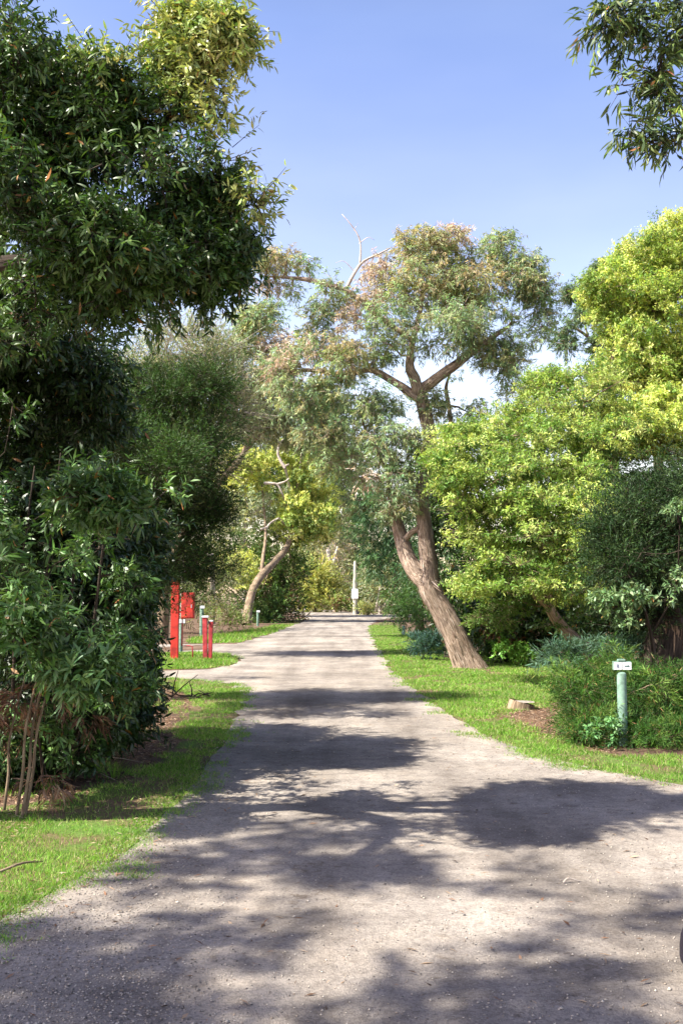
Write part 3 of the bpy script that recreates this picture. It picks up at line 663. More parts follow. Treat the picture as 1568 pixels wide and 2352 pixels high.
# -- broad-leaved shrub below it, bright leaves catching the sun
rows = [(60, 960, 7.8, 150, 110, .7, 30), (200, 1060, 7.9, 120, 90, .6, 24), (120, 1150, 7.4, 130, 90, .6, 26), (250, 1150, 7.4, 100, 60, .5, 20), (360, 1130, 7.9, 56, 40, .4, 11), (60, 1290, 7.3, 120, 100, .6, 24),
        (230, 1260, 7.8, 110, 80, .6, 20), (60, 1440, 7.0, 120, 90, .6, 24), (190, 1530, 7.1, 100, 60, .5, 18), (50, 1560, 7.0, 90, 60, .5, 16), (290, 1420, 8.0, 90, 90, .6, 20), (285, 1590, 8.3, 60, 44, .35, 12), (-120, 1250, 7.6, 120, 320, .8, 40), (300, 1330, 8.6, 60, 80, .5, 14), (395, 1120, 8.2, 26, 24, .2, 4),
        (270, 1500, 8.8, 50, 60, .4, 10), (150, 1650, 8.2, 90, 60, .4, 12), (200, 1620, 7.6, 40, 40, .3, 6), (20, 1680, 8.4, 80, 80, .4, 12), (180, 1720, 8.6, 40, 30, .3, 4)]
SHC = [(.04, .095, .016), (.06, .135, .026), (.15, .27, .09), (.10, .19, .05), (.028, .068, .012)]
stems = []
for a in range(5):
    stems.append(limb([(-60 + a * 45, 1850 - a * 12, 8.4 + .2 * a), (-30 + a * 55, 1650, 8.5), (-20 + a * 60, 1400, 8.5), (20 + a * 60, 1100 - 30 * (a % 3), 8.4)], [.022, .018, .014, .006], 6))
plant('broadleaf_shrub', 'leafy shrub at the left edge with large sunlit pale green leaves, above the bare canes', 'shrub', gr(60, 1830), stems, LB(rows, 3.4, .12), S(BROAD, L=.092, W=.021, cols=SHC, rc=.19, droop=.15, gap=(2.2, .42), nbr=220), M_LEAF, B_DARK, twig_r=.003, parts=('stems', 'foliage'), br=(.02, .004))

# -- shade fill behind: a second understory shrub and a third farther along
rows = [(0, 650, 8.6, 110, 80, .4, 44), (70, 740, 8.8, 130, 60, .4, 40), (-40, 760, 8.6, 120, 80, .4, 30), (90, 1180, 9.3, 150, 100, .5, 40), (240, 1380, 9.6, 100, 110, .5, 34), (90, 1420, 9.1, 140, 110, .5, 40), (150, 1590, 9.1, 130, 80, .5, 34), (40, 770, 9.4, 130, 70, .6, 26), (190, 810, 9.8, 80, 50, .6, 14), (-60, 850, 9.4, 120, 130, .6, 26), (60, 850, 9.6, 130, 60, .6, 16), (190, 870, 9.8, 70, 60, .6, 12), (220, 950, 10, 80, 70, .6, 16), (200, 1640, 9.6, 100, 50, .5, 20), (110, 1700, 9.0, 100, 50, .5, 20), (290, 1640, 10.0, 50, 50, .4, 12), (30, 1760, 8.8, 60, 50, .4, 10),
        (80, 1050, 10.5, 150, 150, .9, 45), (200, 1300, 10.5, 140, 140, .9, 45), (60, 1500, 10.0, 130, 110, .8, 36), (230, 1560, 10.3, 90, 70, .6, 22), (290, 1460, 11.5, 60, 90, .6, 26), (290, 1250, 11.5, 100, 110, .8, 34), (-80, 1300, 10.5, 120, 300, 1, 40), (300, 1550, 11.8, 50, 50, .4, 12)]
DK = [(.024, .055, .011), (.036, .078, .015), (.02, .045, .014)]  # leaf greens darkened to deepen the shade inside the foliage
plant('broadleaf_shrub', 'shrub coloured dark to deepen the shade between the near bright shrub and the red posts', 'shrub', gr(200, 1680), [limb([(200, 1690, 11), (210, 1450, 11), (180, 1150, 10.8)], [.06, .05, .02], 8), limb([(290, 1640, 12.2), (300, 1500, 11.8), (310, 1300, 11.6)], [.05, .04, .02], 8)], LB(rows, 2.2, .15), S(BROAD, cols=DK, rc=.3, L=.095, W=.026, nbr=200, gap=None), M_LEAF, B_DARK, twig_r=.003, parts=('stems', 'foliage'))

# -- dark feathery tea tree
rows = [(330, 980, 15, 70, 80, .9, 26), (400, 930, 15, 70, 70, .9, 24), (480, 900, 15, 60, 60, .9, 20), (420, 1010, 15, 110, 90, 1.1, 46), (510, 980, 15, 50, 70, .8, 20), (400, 1110, 15, 110, 90, 1.1, 46), (500, 1080, 15, 50, 70, .7, 20),
        (380, 1220, 14.6, 90, 80, 1, 34), (480, 1190, 15.2, 55, 70, .8, 20), (340, 1330, 14.5, 60, 60, .8, 18), (450, 1290, 15.5, 60, 50, .7, 16), (300, 1080, 15, 90, 200, 1.1, 40), (430, 1330, 16, 46, 26, .5, 6), (200, 940, 15.5, 90, 70, .9, 26), (180, 1080, 15.5, 90, 110, .9, 30), (330, 880, 15.3, 50, 50, .7, 10), (510, 1280, 16, 26, 40, .5, 7)]
tea_sh = [lobe(435, 1352, 17, 40, 20, .3, 6), lobe(400, 1335, 17, 30, 20, .3, 5)]
for u, v, h, r, n in [(500, 1600, 3.4, .4, 16), (470, 1660, 3.2, .4, 16), (450, 1720, 3.0, .35, 14), (500, 1640, 3.3, .35, 12), (400, 1770, 2.8, .3, 10), (500, 1560, 3.6, .4, 12)]:
    g_ = gr(u, v); tea_sh.append((np.array((g_[0], g_[1], 0)) + np.array(SUN_VEC) / SUN_VEC.z * h, (r, r, .3), n * 2))
for u, v, h, r, n in [(590, 1600, 3.6, .45, 22), (680, 1640, 3.6, .5, 26), (770, 1625, 3.6, .5, 26), (860, 1640, 3.4, .4, 22), (925, 1640, 3.2, .25, 10), (620, 1690, 3.6, .45, 18), (720, 1685, 3.6, .45, 18), (830, 1695, 3.4, .3, 8), (570, 1560, 3.8, .4, 14), (700, 1590, 4.2, .5, 14)]:
    g_ = gr(u, v); tea_sh.append((np.array((g_[0], g_[1], 0)) + np.array(SUN_VEC) / SUN_VEC.z * h, (r, r, .3), n * 2))
plant('tea_tree', 'dark feathery fine-leaved tree on the left, behind the broad-leaved tree and above the red posts', 'tree', gr(310, 1580), [
    limb([(290, 1600, 16.3), (310, 1480, 16), (345, 1330, 15.6), (390, 1180, 15.3), (420, 1000, 15)], [.14, .12, .10, .07, .03]),
    limb([(320, 1440, 15.9), (400, 1290, 15.6), (470, 1150, 15.4), (500, 1000, 15.2)], [.08, .06, .04, .02], 8),
    limb([(345, 1330, 15.6), (320, 1150, 15.4), (330, 950, 15)], [.07, .05, .02], 8)],
    LB(rows, 2.9, .2) + tea_sh, S(FINE, rc=.34, L=.065, W=.012, nbr=260, gap=(1.3, .42), lump=.9, cv=.35), M_FINE, B_DARK, twig_r=.004, br=(.03, .005))

# -- pale tea trees standing behind it
rows = [(330, 860, 27, 80, 80, 1.5, 26), (420, 790, 27, 80, 70, 1.5, 26), (500, 830, 28, 70, 90, 1.5, 28), (260, 900, 27, 60, 90, 1.4, 18), (540, 960, 28, 50, 90, 1.4, 22), (440, 900, 27, 90, 90, 1.5, 30), (350, 1000, 27, 120, 100, 1.6, 34), (470, 1050, 27, 70, 90, 1.5, 24), (180, 900, 27, 100, 120, 1.6, 24)]
plant('tea_tree', 'pale grey-green tree with upright bare twigs, behind the dark feathery tree', 'tree', gr(420, 1455), [limb([(340, 1460, 27), (360, 1250, 27), (430, 1000, 27), (440, 850, 27)], [.16, .12, .08, .03], 8), limb([(360, 1250, 27), (350, 1050, 27), (320, 880, 27)], [.08, .06, .03], 6)],
      LB(rows, 2.0, .3), S(FINE, rc=.6, L=.10, W=.02, cols=[(.34, .38, .20), (.26, .32, .15), (.42, .42, .27), (.18, .25, .10)], twigs=15, twshow=.6), M_FINE, B_PALE, twig_r=.012, br=(.05, .012))

# -- grey-leaved gum farther along the left side
rows = [(600, 730, 40, 60, 50, 1.6, 14), (560, 790, 40, 50, 60, 1.6, 12), (640, 800, 40, 50, 40, 1.5, 8, PINK), (620, 870, 40, 80, 50, 1.8, 18, GREYG), (560, 900, 40, 50, 60, 1.5, 12, PINK + GREYG), (640, 940, 40, 70, 50, 1.7, 16, GREYG),
        (580, 980, 40, 60, 40, 1.6, 12, GREYG), (720, 930, 41, 60, 50, 1.7, 12), (740, 1010, 41, 70, 40, 1.6, 12), (660, 1000, 41, 60, 30, 1.5, 8, GREYG), (800, 1060, 41, 60, 50, 1.6, 12), (760, 950, 41, 60, 50, 1.6, 12), (840, 1150, 41, 50, 50, 1.5, 10)]
rows = [r if len(r) > 7 else r + (GUM['cols'],) for r in rows]
plant('gum_tree', 'airy grey-green gum with pinkish dead foliage, left of the big leaning gum', 'tree', gr(560, 1440)[:2] * .98, [limb([(372, 1466, 40), (390, 1300, 40), (470, 1150, 40), (560, 1040, 40), (590, 930, 40), (600, 800, 40)], [.26, .2, .15, .12, .09, .05]), limb([(560, 1040, 40), (640, 960, 40), (720, 940, 40)], [.08, .06, .04], 6)],
      LB(rows, 2.3, .4), S(GUM, L=.2, W=.045, rc=.75, twigs=12, leaves=13), M_GUM, B_TAN, twig_r=.012, br=(.07, .015))

# -- the big leaning gum
Yg = 23.2
GC_ = GUM['cols']; RUST = [(.42, .41, .21), (.46, .39, .22), (.34, .41, .19), (.28, .39, .17)]
rows = [(960, 565, Yg, 60, 50, 1.0, 14, RUST), (1040, 590, Yg, 60, 50, 1.0, 12, RUST), (1145, 570, Yg, 42, 36, .7, 8), (1195, 635, Yg, 62, 55, 1, 18), (1240, 690, Yg, 35, 50, .7, 9), (1080, 660, Yg, 90, 65, 1.4, 30, RUST), (960, 660, Yg, 90, 60, 1.4, 24, RUST),
        (900, 720, Yg - .5, 80, 60, 1.2, 16), (1010, 760, Yg - .5, 110, 60, 1.6, 32), (1130, 750, Yg, 90, 60, 1.5, 26), (1190, 780, Yg, 45, 40, .8, 9), (880, 610, Yg, 40, 30, .8, 6, PINK), (850, 690, Yg, 50, 50, 1, 9, PINK), (800, 760, Yg, 50, 60, 1, 8, PINK),
        (760, 680, Yg, 55, 45, 1, 12), (735, 750, Yg, 55, 45, 1, 12), (700, 820, Yg, 70, 50, 1.1, 12, PINK + GC_), (790, 830, Yg - .4, 70, 50, 1.1, 14, RUST), (870, 800, Yg, 50, 40, .9, 9), (940, 810, Yg, 60, 25, .9, 7),
        (1170, 850, Yg, 40, 45, .7, 6), (1120, 820, Yg, 45, 25, .7, 5), (1090, 930, Yg, 45, 24, .7, 6), (1160, 905, Yg, 20, 20, .4, 2), (995, 930, Yg, 28, 40, .5, 5),
        (850, 930, Yg - .4, 80, 45, 1.2, 18), (780, 900, Yg, 60, 40, 1, 12), (700, 910, Yg, 70, 45, 1, 14), (640, 850, Yg, 50, 50, 1, 10, PINK + GC_), (800, 1000, Yg, 80, 50, 1.2, 18), (720, 990, Yg, 60, 30, 1, 8), (890, 1010, Yg - .5, 70, 50, 1.1, 15), (840, 1080, Yg, 60, 50, 1.1, 11, PINK + GC_ + GC_), (905, 1100, Yg - .4, 50, 60, .9, 12), (960, 1010, Yg - .5, 30, 60, .5, 7),
        (900, 1180, Yg, 40, 50, .8, 8), (1050, 990, Yg + .5, 50, 35, .8, 7), (640, 600, Yg, 50, 24, .8, 6, RUST), (700, 600, Yg, 22, 24, .5, 3), (610, 645, Yg, 50, 16, .7, 5, PINK), (680, 668, Yg, 26, 18, .5, 3), (585, 590, Yg, 30, 30, .7, 4, RUST), (1040, 545, Yg, 40, 20, .6, 3, PINK), (1250, 760, Yg, 16, 24, .4, 2), (1170, 900, Yg, 30, 26, .5, 4), (1060, 880, Yg, 34, 22, .6, 3), (760, 1060, Yg, 44, 34, .8, 5), (820, 1140, Yg, 40, 40, .8, 6), (940, 1160, Yg - .4, 30, 40, .6, 5)]
rows = [r if len(r) > 7 else r + (GC_,) for r in rows]
g_tr = limb([(1080, 1543, Yg), (1076, 1532, Yg), (1062, 1503, Yg), (1040, 1455, Yg), (1012, 1400, Yg), (986, 1352, Yg), (984, 1300, Yg), (978, 1245, Yg), (972, 1190, Yg), (968, 1130, Yg), (980, 1060, Yg), (986, 1000, Yg), (974, 945, Yg), (962, 895, Yg)], [.43, .38, .315, .275, .26, .265, .20, .185, .165, .15, .15, .15, .15, .13], 20)
g_tr[0].insert(0, np.array((g_tr[0][0][0] + .04, g_tr[0][0][1], -.35))); g_tr[1].insert(0, .60)
g_s2 = limb([(990, 1345, Yg), (955, 1312, Yg + .1), (932, 1270, Yg + .2), (918, 1225, Yg + .3), (903, 1170, Yg + .3), (890, 1100, Yg + .2)], [.24, .21, .185, .16, .12, .05], 14)
g_b1 = limb([(925, 1245, Yg + .2), (945, 1222, Yg + .1), (972, 1210, Yg)], [.09, .07, .07], 8)
g_r = limb([(962, 900, Yg), (985, 882, Yg - .1), (1020, 855, Yg - .2), (1055, 832, Yg - .2), (1085, 805, Yg), (1130, 775, Yg), (1180, 740, Yg)], [.13, .13, .115, .105, .09, .06, .02], 10)
g_m = limb([(960, 905, Yg), (952, 870, Yg - .2), (940, 840, Yg - .3), (948, 780, Yg - .2), (970, 680, Yg), (965, 590, Yg)], [.14, .13, .11, .07, .05, .02], 10)
g_l = limb([(966, 920, Yg), (925, 890, Yg), (890, 868, Yg), (850, 850, Yg), (790, 860, Yg), (700, 850, Yg), (630, 860, Yg)], [.11, .10, .085, .07, .05, .04, .02], 10)
g_v = limb([(1036, 985, Yg + .5), (1030, 930, Yg + .5), (1024, 890, Yg + .4), (1036, 850, Yg + .3)], [.06, .055, .045, .02], 8)
g_h = limb([(945, 780, Yg), (860, 720, Yg), (800, 670, Yg), (745, 652, Yg), (690, 640, Yg), (610, 635, Yg)], [.07, .06, .06, .07, .05, .02], 8)
g_lo = limb([(972, 1100, Yg), (940, 1085, Yg), (890, 1078, Yg), (865, 1040, Yg), (840, 990, Yg)], [.07, .06, .05, .04, .02], 8)
def gum_dead(t, base):
    a = Acc()
    for pts, r in (([(795, 662), (815, 625), (835, 600), (872, 582), (895, 570)], .05), ([(826, 608), (828, 575), (824, 545), (805, 515), (785, 492)], .028), ([(824, 560), (845, 545), (860, 552)], .012), ([(815, 625), (790, 600), (770, 604)], .012), ([(812, 530), (822, 512)], .008)):
        a.tube([at(u, v, Yg - .2) for u, v in pts], np.linspace(r, r * .25, len(pts)), 6, .05, 3)
    a.build('dead_branch', B_PALE, t, base)['label'] = 'bare whitish dead branch sticking out of the crown'
plant('gum_tree', 'big gum with a thick leaning fibrous trunk forking low, on the right lawn', 'tree', g_tr[0][0], [g_tr, g_s2, g_b1, g_r, g_m, g_l, g_v, g_h, g_lo], LB(rows, 5.2, .12), S(GUM, nbr=380, rc=.34, L=.11, W=.022, leaves=10, twigs=9, gap=(2.0, .48)), M_GUM, B_GUM, twig_r=.006, br=(.05, .008), limb_rough=.17, extra=gum_dead)
def bark_strips(t, base, limbs, n, cols, mat):
    PP, DD, NN = [], [], []
    for L, m in limbs:
        ps, rs = smooth(np.array(L[0], float), np.array(L[1], float), 8); tn = unit(np.gradient(ps, axis=0)); k = rng.integers(0, len(ps) - 1, m); an = rng.uniform(0, 2 * PI, m)
        e1 = unit(np.cross(tn[k], [0.2, .9, .1])); e2 = np.cross(tn[k], e1); nn = np.cos(an)[:, None] * e1 + np.sin(an)[:, None] * e2; f = rng.random(m)[:, None]
        PP.append(ps[k] * (1 - f) + ps[k + 1] * f + nn * (rs[k] * 1.03)[:, None]); DD.append(unit(-tn[k] + rdir(m) * .13 + nn * .05)); NN.append(nn)
    P, D, N = map(np.concatenate, (PP, DD, NN)); m = len(P)
    Vl, Fl, nv = leaf_geo(P, D, N, rng.uniform(.10, .45, m), rng.uniform(.012, .035, m), 'lance', .05); Vl[:, 2] = np.maximum(Vl[:, 2], .02)
    cb = np.array(cols)[rng.integers(0, len(cols), m)] * rng.uniform(.8, 1.2, (m, 1))
    raw_mesh('bark_strips', Vl, Fl, mat, t, col=np.repeat(np.concatenate([cb, np.ones((m, 1))], 1), 6, axis=0), origin=base)
gt = [o for o in bpy.data.objects if o.get('label', '').startswith('big gum with')][0]
bark_strips(gt, np.array(gt.location), [(g_tr, 800), (g_s2, 220), (g_r, 120), (g_l, 90)], 0, [(.36, .27, .21), (.46, .37, .30), (.25, .18, .14), (.56, .47, .40)], M_DRY)
a = Acc(); tb = gr(1030, 1512)
t = thing('gum_tree', 'short dark trunk standing close behind the big leaning gum', 'tree', (*tb, 0))
a.tube([(tb[0] + .05, tb[1], -.1), (tb[0], tb[1], .8), (tb[0] - .35, tb[1], 2.2), (tb[0] - .4, tb[1] + .3, 4.2)], [.2, .16, .13, .05], 12, .1, 5); a.build('trunk', B_DARK, t, (*tb, 0))
V_, F_, c_, *_r = foliage(*crown_points([W(tb[0] - .4, tb[1] + .3, 4.4, 1.0, 1.0, .8, 26)], GUM), [W(0, 0, 0, 1, 1, 1, 1)], S(GUM, cols=DK))
raw_mesh('crown', V_, F_, M_GUM, t, col=c_, origin=(*tb, 0))

# -- weeping dark trees behind the gum on the right side of the road
rows = [(850, 1170, 40, 45, 50, 1.4, 16), (835, 1240, 40, 40, 45, 1.3, 14), (900, 1220, 40, 60, 60, 1.6, 22), (930, 1300, 38, 60, 50, 1.5, 20), (960, 1180, 42, 60, 80, 1.6, 22), (880, 1290, 40, 35, 30, 1, 8), (1010, 1300, 38, 50, 80, 1.6, 20), (820, 1180, 42, 20, 60, 1, 6)]
WEEP = S(GUM, L=.22, W=.035, rc=.8, cols=[(.05, .13, .05), (.07, .16, .06), (.04, .10, .035), (.10, .19, .07)], twigs=12)
plant('weeping_tree', 'dark green weeping tree behind the leaning gum, overhanging the far road', 'tree', gr(965, 1462), [limb([(965, 1466, 40), (955, 1350, 40), (920, 1230, 40), (870, 1180, 40)], [.2, .17, .12, .05], 8), limb([(955, 1350, 40), (990, 1230, 40)], [.1, .04], 6)], LB(rows, 1.1), WEEP, M_GUM, B_DARK)
rows = [(930, 1370, 33, 36, 34, .8, 16), (975, 1400, 32, 55, 46, 1.0, 26), (930, 1420, 32, 30, 26, .7, 10), (1010, 1440, 31, 50, 36, .8, 16), (985, 1350, 33, 40, 30, .8, 12)]
plant('weeping_shrub', 'low rounded dark green shrub left of the foot of the leaning gum', 'shrub', gr(965, 1466), [limb([(965, 1475, 33), (960, 1430, 33), (950, 1390, 33)], [.05, .04, .02], 6)], LB(rows), S(WEEP, L=.13, W=.022, rc=.45, cols=[(.06, .14, .03), (.09, .19, .04), (.045, .10, .025)]), M_GUM, B_DARK, parts=('stems', 'foliage'))

# -- layered yellow-green wattle on the right
rows = [(1040, 1005, 19.5, 40, 26, .8, 6), (1130, 985, 19.5, 70, 34, 1.2, 14), (1090, 1040, 19, 80, 34, 1.2, 16), (1230, 960, 20, 80, 40, 1.3, 16), (1330, 905, 20.5, 100, 42, 1.5, 20), (1200, 1020, 19, 90, 34, 1.2, 16), (1060, 1100, 18.5, 70, 34, 1, 14), (1170, 1085, 18.5, 80, 34, 1.2, 16),
        (1300, 1000, 19.5, 100, 40, 1.3, 18), (1330, 1080, 19, 90, 34, 1.2, 14), (1100, 1160, 18.3, 60, 34, 1, 12), (1190, 1160, 18, 80, 34, 1.1, 16), (1290, 1150, 18.3, 80, 40, 1.1, 14), (1110, 1220, 18.5, 70, 36, 1, 14), (1210, 1235, 18, 80, 36, 1.1, 16), (1310, 1230, 18.2, 60, 36, 1, 10),
        (1140, 1290, 18.3, 70, 30, 1, 11), (1090, 1340, 18.8, 50, 30, .8, 8), (1240, 1300, 18.6, 80, 30, 1, 10), (1370, 870, 21, 60, 40, 1.2, 10), (1240, 890, 20.8, 40, 24, .8, 5), (1270, 870, 20.8, 60, 24, 1, 8), (1390, 1010, 19.5, 80, 50, 1.1, 14), (1380, 1110, 18.6, 50, 50, .8, 10), (1360, 1180, 17.6, 60, 50, .9, 14), (1340, 1270, 17.6, 60, 50, .9, 12), (1200, 1320, 18, 80, 40, 1, 12), (1320, 1350, 17.8, 60, 36, .8, 9), (1020, 1060, 18.8, 36, 40, .7, 7), (1050, 1170, 18.6, 36, 40, .7, 6)]
WL = [(.40, .51, .13), (.30, .42, .09), (.48, .57, .17), (.17, .29, .055), (.10, .19, .035)]
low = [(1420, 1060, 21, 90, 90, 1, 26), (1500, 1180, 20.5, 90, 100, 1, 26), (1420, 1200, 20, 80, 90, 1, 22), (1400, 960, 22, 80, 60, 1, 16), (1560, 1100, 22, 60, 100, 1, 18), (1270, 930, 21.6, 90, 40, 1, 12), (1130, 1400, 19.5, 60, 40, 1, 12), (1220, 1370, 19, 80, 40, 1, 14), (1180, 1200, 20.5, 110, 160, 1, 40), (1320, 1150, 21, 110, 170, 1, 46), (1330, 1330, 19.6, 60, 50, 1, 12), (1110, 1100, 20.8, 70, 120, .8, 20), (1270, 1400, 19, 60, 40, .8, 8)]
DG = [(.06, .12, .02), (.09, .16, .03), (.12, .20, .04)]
plant('wattle_tree', 'broad yellow-green wattle with layered foliage right of the leaning gum, on a crooked pale stem', 'tree', gr(1362, 1522), [
    limb([(1366, 1524, 19.4), (1330, 1480, 19.4), (1290, 1440, 19.3), (1262, 1395, 19.3), (1250, 1300, 19.3), (1230, 1150, 19.3), (1200, 1030, 19.3)], [.15, .13, .11, .10, .08, .06, .03]),
    limb([(1262, 1395, 19.3), (1190, 1330, 19.2), (1130, 1230, 19), (1090, 1110, 19)], [.08, .06, .045, .02], 8), limb([(1250, 1300, 19.3), (1320, 1180, 19.6), (1340, 1020, 20), (1340, 920, 20)], [.08, .06, .04, .02], 8)],
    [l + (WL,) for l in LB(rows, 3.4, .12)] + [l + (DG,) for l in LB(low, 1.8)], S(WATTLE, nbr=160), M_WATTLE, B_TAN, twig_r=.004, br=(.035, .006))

# -- tall bright yellow wattle at the right edge
rows = [(1540, 540, 25, 50, 40, 1, 9), (1480, 600, 25, 80, 50, 1.4, 20), (1560, 610, 25, 60, 70, 1.3, 16), (1420, 680, 25, 70, 50, 1.3, 16), (1500, 700, 24.5, 90, 60, 1.5, 24), (1400, 740, 25, 50, 36, 1, 9), (1470, 780, 25, 90, 50, 1.5, 20), (1560, 770, 24.5, 70, 60, 1.4, 16),
        (1440, 850, 25.5, 70, 40, 1.3, 12), (1530, 860, 25, 80, 50, 1.4, 16), (1500, 940, 23, 100, 46, 1.4, 20), (1400, 960, 22.5, 80, 34, 1.2, 14), (1440, 1010, 22, 100, 34, 1.3, 18), (1550, 1010, 22.5, 70, 50, 1.3, 14), (1650, 700, 25, 90, 160, 1.6, 26), (1650, 960, 24, 90, 120, 1.6, 18), (1370, 660, 25, 40, 30, 1, 7), (1520, 640, 25.5, 100, 80, 1.5, 24), (1480, 840, 25, 110, 70, 1.5, 24)]
BW = [(.54, .62, .17), (.46, .56, .14), (.62, .67, .22), (.30, .42, .09), (.17, .28, .055)]
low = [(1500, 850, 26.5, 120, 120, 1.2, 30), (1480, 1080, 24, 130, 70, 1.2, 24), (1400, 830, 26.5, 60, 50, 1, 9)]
plant('wattle_tree', 'tall bright yellow flowering wattle at the right edge of the view', 'tree', gr(1500, 1520)[:2] * np.array([1, 1.03]), [limb([(1545, 1500, 25.5), (1530, 1300, 25.5), (1510, 1050, 25.3), (1500, 850, 25.2), (1500, 650, 25)], [.2, .17, .13, .08, .03]), limb([(1510, 1050, 25.3), (1440, 950, 24.5), (1400, 800, 25)], [.08, .06, .02], 8)],
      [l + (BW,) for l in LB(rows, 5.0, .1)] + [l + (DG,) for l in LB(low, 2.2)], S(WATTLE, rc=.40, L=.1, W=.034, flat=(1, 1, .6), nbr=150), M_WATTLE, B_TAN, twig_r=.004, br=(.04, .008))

# -- grey gum between the two
rows = [(1385, 625, 31, 45, 36, 1.1, 10), (1320, 670, 31, 28, 30, .8, 6), (1345, 720, 31, 40, 30, .9, 7), (1300, 760, 31, 40, 26, .8, 6), (1290, 800, 31, 34, 26, .8, 5), (1380, 790, 31, 40, 60, 1, 12), (1270, 830, 31, 16, 16, .5, 2)]
plant('gum_tree', 'thin blue-green gum behind the yellow wattle, its branch reaching towards the leaning gum', 'tree', gr(1400, 1480), [limb([(1400, 1490, 31), (1410, 1200, 31), (1405, 950, 31), (1395, 780, 31), (1385, 640, 31)], [.2, .17, .13, .08, .03], 8), limb([(1400, 850, 31), (1350, 775, 31), (1300, 750, 31), (1290, 790, 31)], [.06, .05, .03, .015], 6), limb([(1350, 775, 31), (1330, 700, 31)], [.03, .015], 6)],
      LB(rows, 2.0, .4), S(GUM, L=.16, W=.032, cols=[(.12, .20, .09), (.16, .24, .10), (.09, .16, .07)]), M_GUM, B_TAN, twig_r=.008, br=(.04, .01))

# -- blue-green fine shrub and pale-leaved shrub at the right edge
rows = [(1470, 1130, 13.4, 60, 30, .4, 10), (1560, 1110, 13.4, 50, 50, .5, 14), (1480, 1400, 13.4, 80, 40, .5, 14), (1430, 1330, 13.4, 70, 40, .5, 14), (1420, 1220, 13, 70, 50, .6, 20), (1500, 1180, 13, 80, 50, .6, 22), (1550, 1250, 12.8, 70, 70, .6, 22), (1460, 1280, 12.8, 80, 50, .6, 22), (1400, 1280, 13, 50, 40, .5, 10), (1600, 1150, 13, 70, 120, .7, 22), (1520, 1330, 13.2, 70, 50, .6, 14), (1440, 1150, 13.3, 50, 34, .5, 10)]
plant('tea_tree', 'dark blue-green fine-leaved shrub at the right edge, under the yellow wattle', 'shrub', (4.62, 13.3), [limb([(1590, 1650, 13.3), (1560, 1450, 13.2), (1530, 1330, 13.1), (1480, 1240, 13)], [.07, .06, .045, .02], 8), limb([(1545, 1400, 13.2), (1565, 1280, 13), (1590, 1160, 13)], [.04, .03, .012], 6)],
      LB(rows, 3.0, .02), S(FINE, lump=1.0, cv=.35, gap=(1.9, .42), cols=[(.018, .045, .014), (.028, .062, .018), (.014, .034, .011), (.06, .105, .035)], rc=.32, L=.062, W=.013, twigs=12, leaves=13), M_FINE, B_DARK, twig_r=.003)
rows = [(1390, 1380, 12.6, 40, 22, .3, 7), (1450, 1365, 12.4, 50, 26, .4, 9), (1500, 1385, 12.3, 50, 28, .4, 9), (1550, 1340, 12.3, 40, 40, .4, 10), (1440, 1420, 12.6, 30, 18, .3, 4), (1560, 1170, 12, 22, 22, .2, 3), (1400, 1450, 12.8, 16, 14, .2, 2)]
plant('broadleaf_shrub', 'pale green rosette-leaved shrub above the signpost on the right', 'shrub', (4.05, 12.9), [limb([(1500, 1650, 12.9), (1500, 1500, 12.8), (1480, 1400, 12.5)], [.035, .03, .015], 6), limb([(1490, 1440, 12.7), (1420, 1390, 12.6)], [.015, .008], 5), limb([(1500, 1450, 12.7), (1550, 1350, 12.4), (1560, 1200, 12.1)], [.015, .012, .006], 5)],
      LB(rows, 1.6, .15), S(BROAD, L=.075, W=.026, rc=.15, twigs=7, leaves=8, cols=[(.16, .26, .11), (.12, .22, .08), (.22, .32, .15)], rin=.2), M_LEAF, B_DARK, twig_r=.003, parts=('stems', 'foliage'))

# -- shaded understory behind on the right
rows = [(1010, 1120, 27, 50, 90, 1, 22), (1030, 1220, 27, 40, 70, 1, 14), (1120, 1440, 25, 60, 60, 1, 20), (1200, 1440, 25, 70, 60, 1, 22), (1290, 1420, 24.5, 70, 70, 1, 22), (1400, 1400, 22, 80, 90, 1, 26), (1500, 1380, 21, 80, 100, 1, 26), (1580, 1400, 21, 60, 120, 1, 22), (1060, 1400, 27, 50, 90, 1, 18), (1220, 1350, 25, 120, 60, 1, 24), (1180, 1250, 24, 140, 100, 1, 26), (1450, 1230, 22, 120, 100, 1, 26)]
plant('broadleaf_shrub', 'mass of dark shaded shrub behind the crooked stem of the yellow-green wattle', 'shrub', gr(1230, 1510), [limb([(1230, 1520, 25), (1220, 1440, 25), (1200, 1300, 25)], [.08, .06, .03], 6), limb([(1260, 1520, 25), (1330, 1420, 24.5), (1450, 1260, 22)], [.08, .06, .03], 6)], LB(rows, 2.0), S(BROAD, gap=None, shape='rhomb', L=.16, W=.05, rc=.6, cols=DK + [(.045, .10, .02)]), M_LEAF, B_DARK, parts=('stems', 'foliage'))
rows = [(1150, 1490, 23.8, 36, 18, .5, 12), (1190, 1500, 23.6, 24, 12, .4, 7)]
plant('leafy_shrub', 'small bright green leafy plant in a patch of sun right of the gum trunk', 'plant', gr(1160, 1525), [], LB(rows, 1.5), S(BROAD, shape='rhomb', L=.09, W=.03, rc=.2, cols=[(.12, .28, .04), (.16, .34, .05)], floor=.05), M_LEAF, B_DARK, parts=('stems', 'foliage'), br=(.01, .004))
rows = [(1150, 1445, 24, 36, 22, .5, 8), (1190, 1440, 24, 24, 18, .5, 5)]
plant('dead_bracken', 'reddish brown dead fronds hanging in the shade right of the gum trunk', 'plant', gr(1165, 1512), [limb([(1165, 1512, 25), (1160, 1450, 24.2)], [.02, .01], 5)], LB(rows), S(GUM, L=.14, W=.02, rc=.35, cols=[(.22, .10, .06), (.30, .15, .09), (.16, .08, .05)], twigs=8, leaves=9), M_DRY, B_DARK, parts=('stems', 'fronds'))
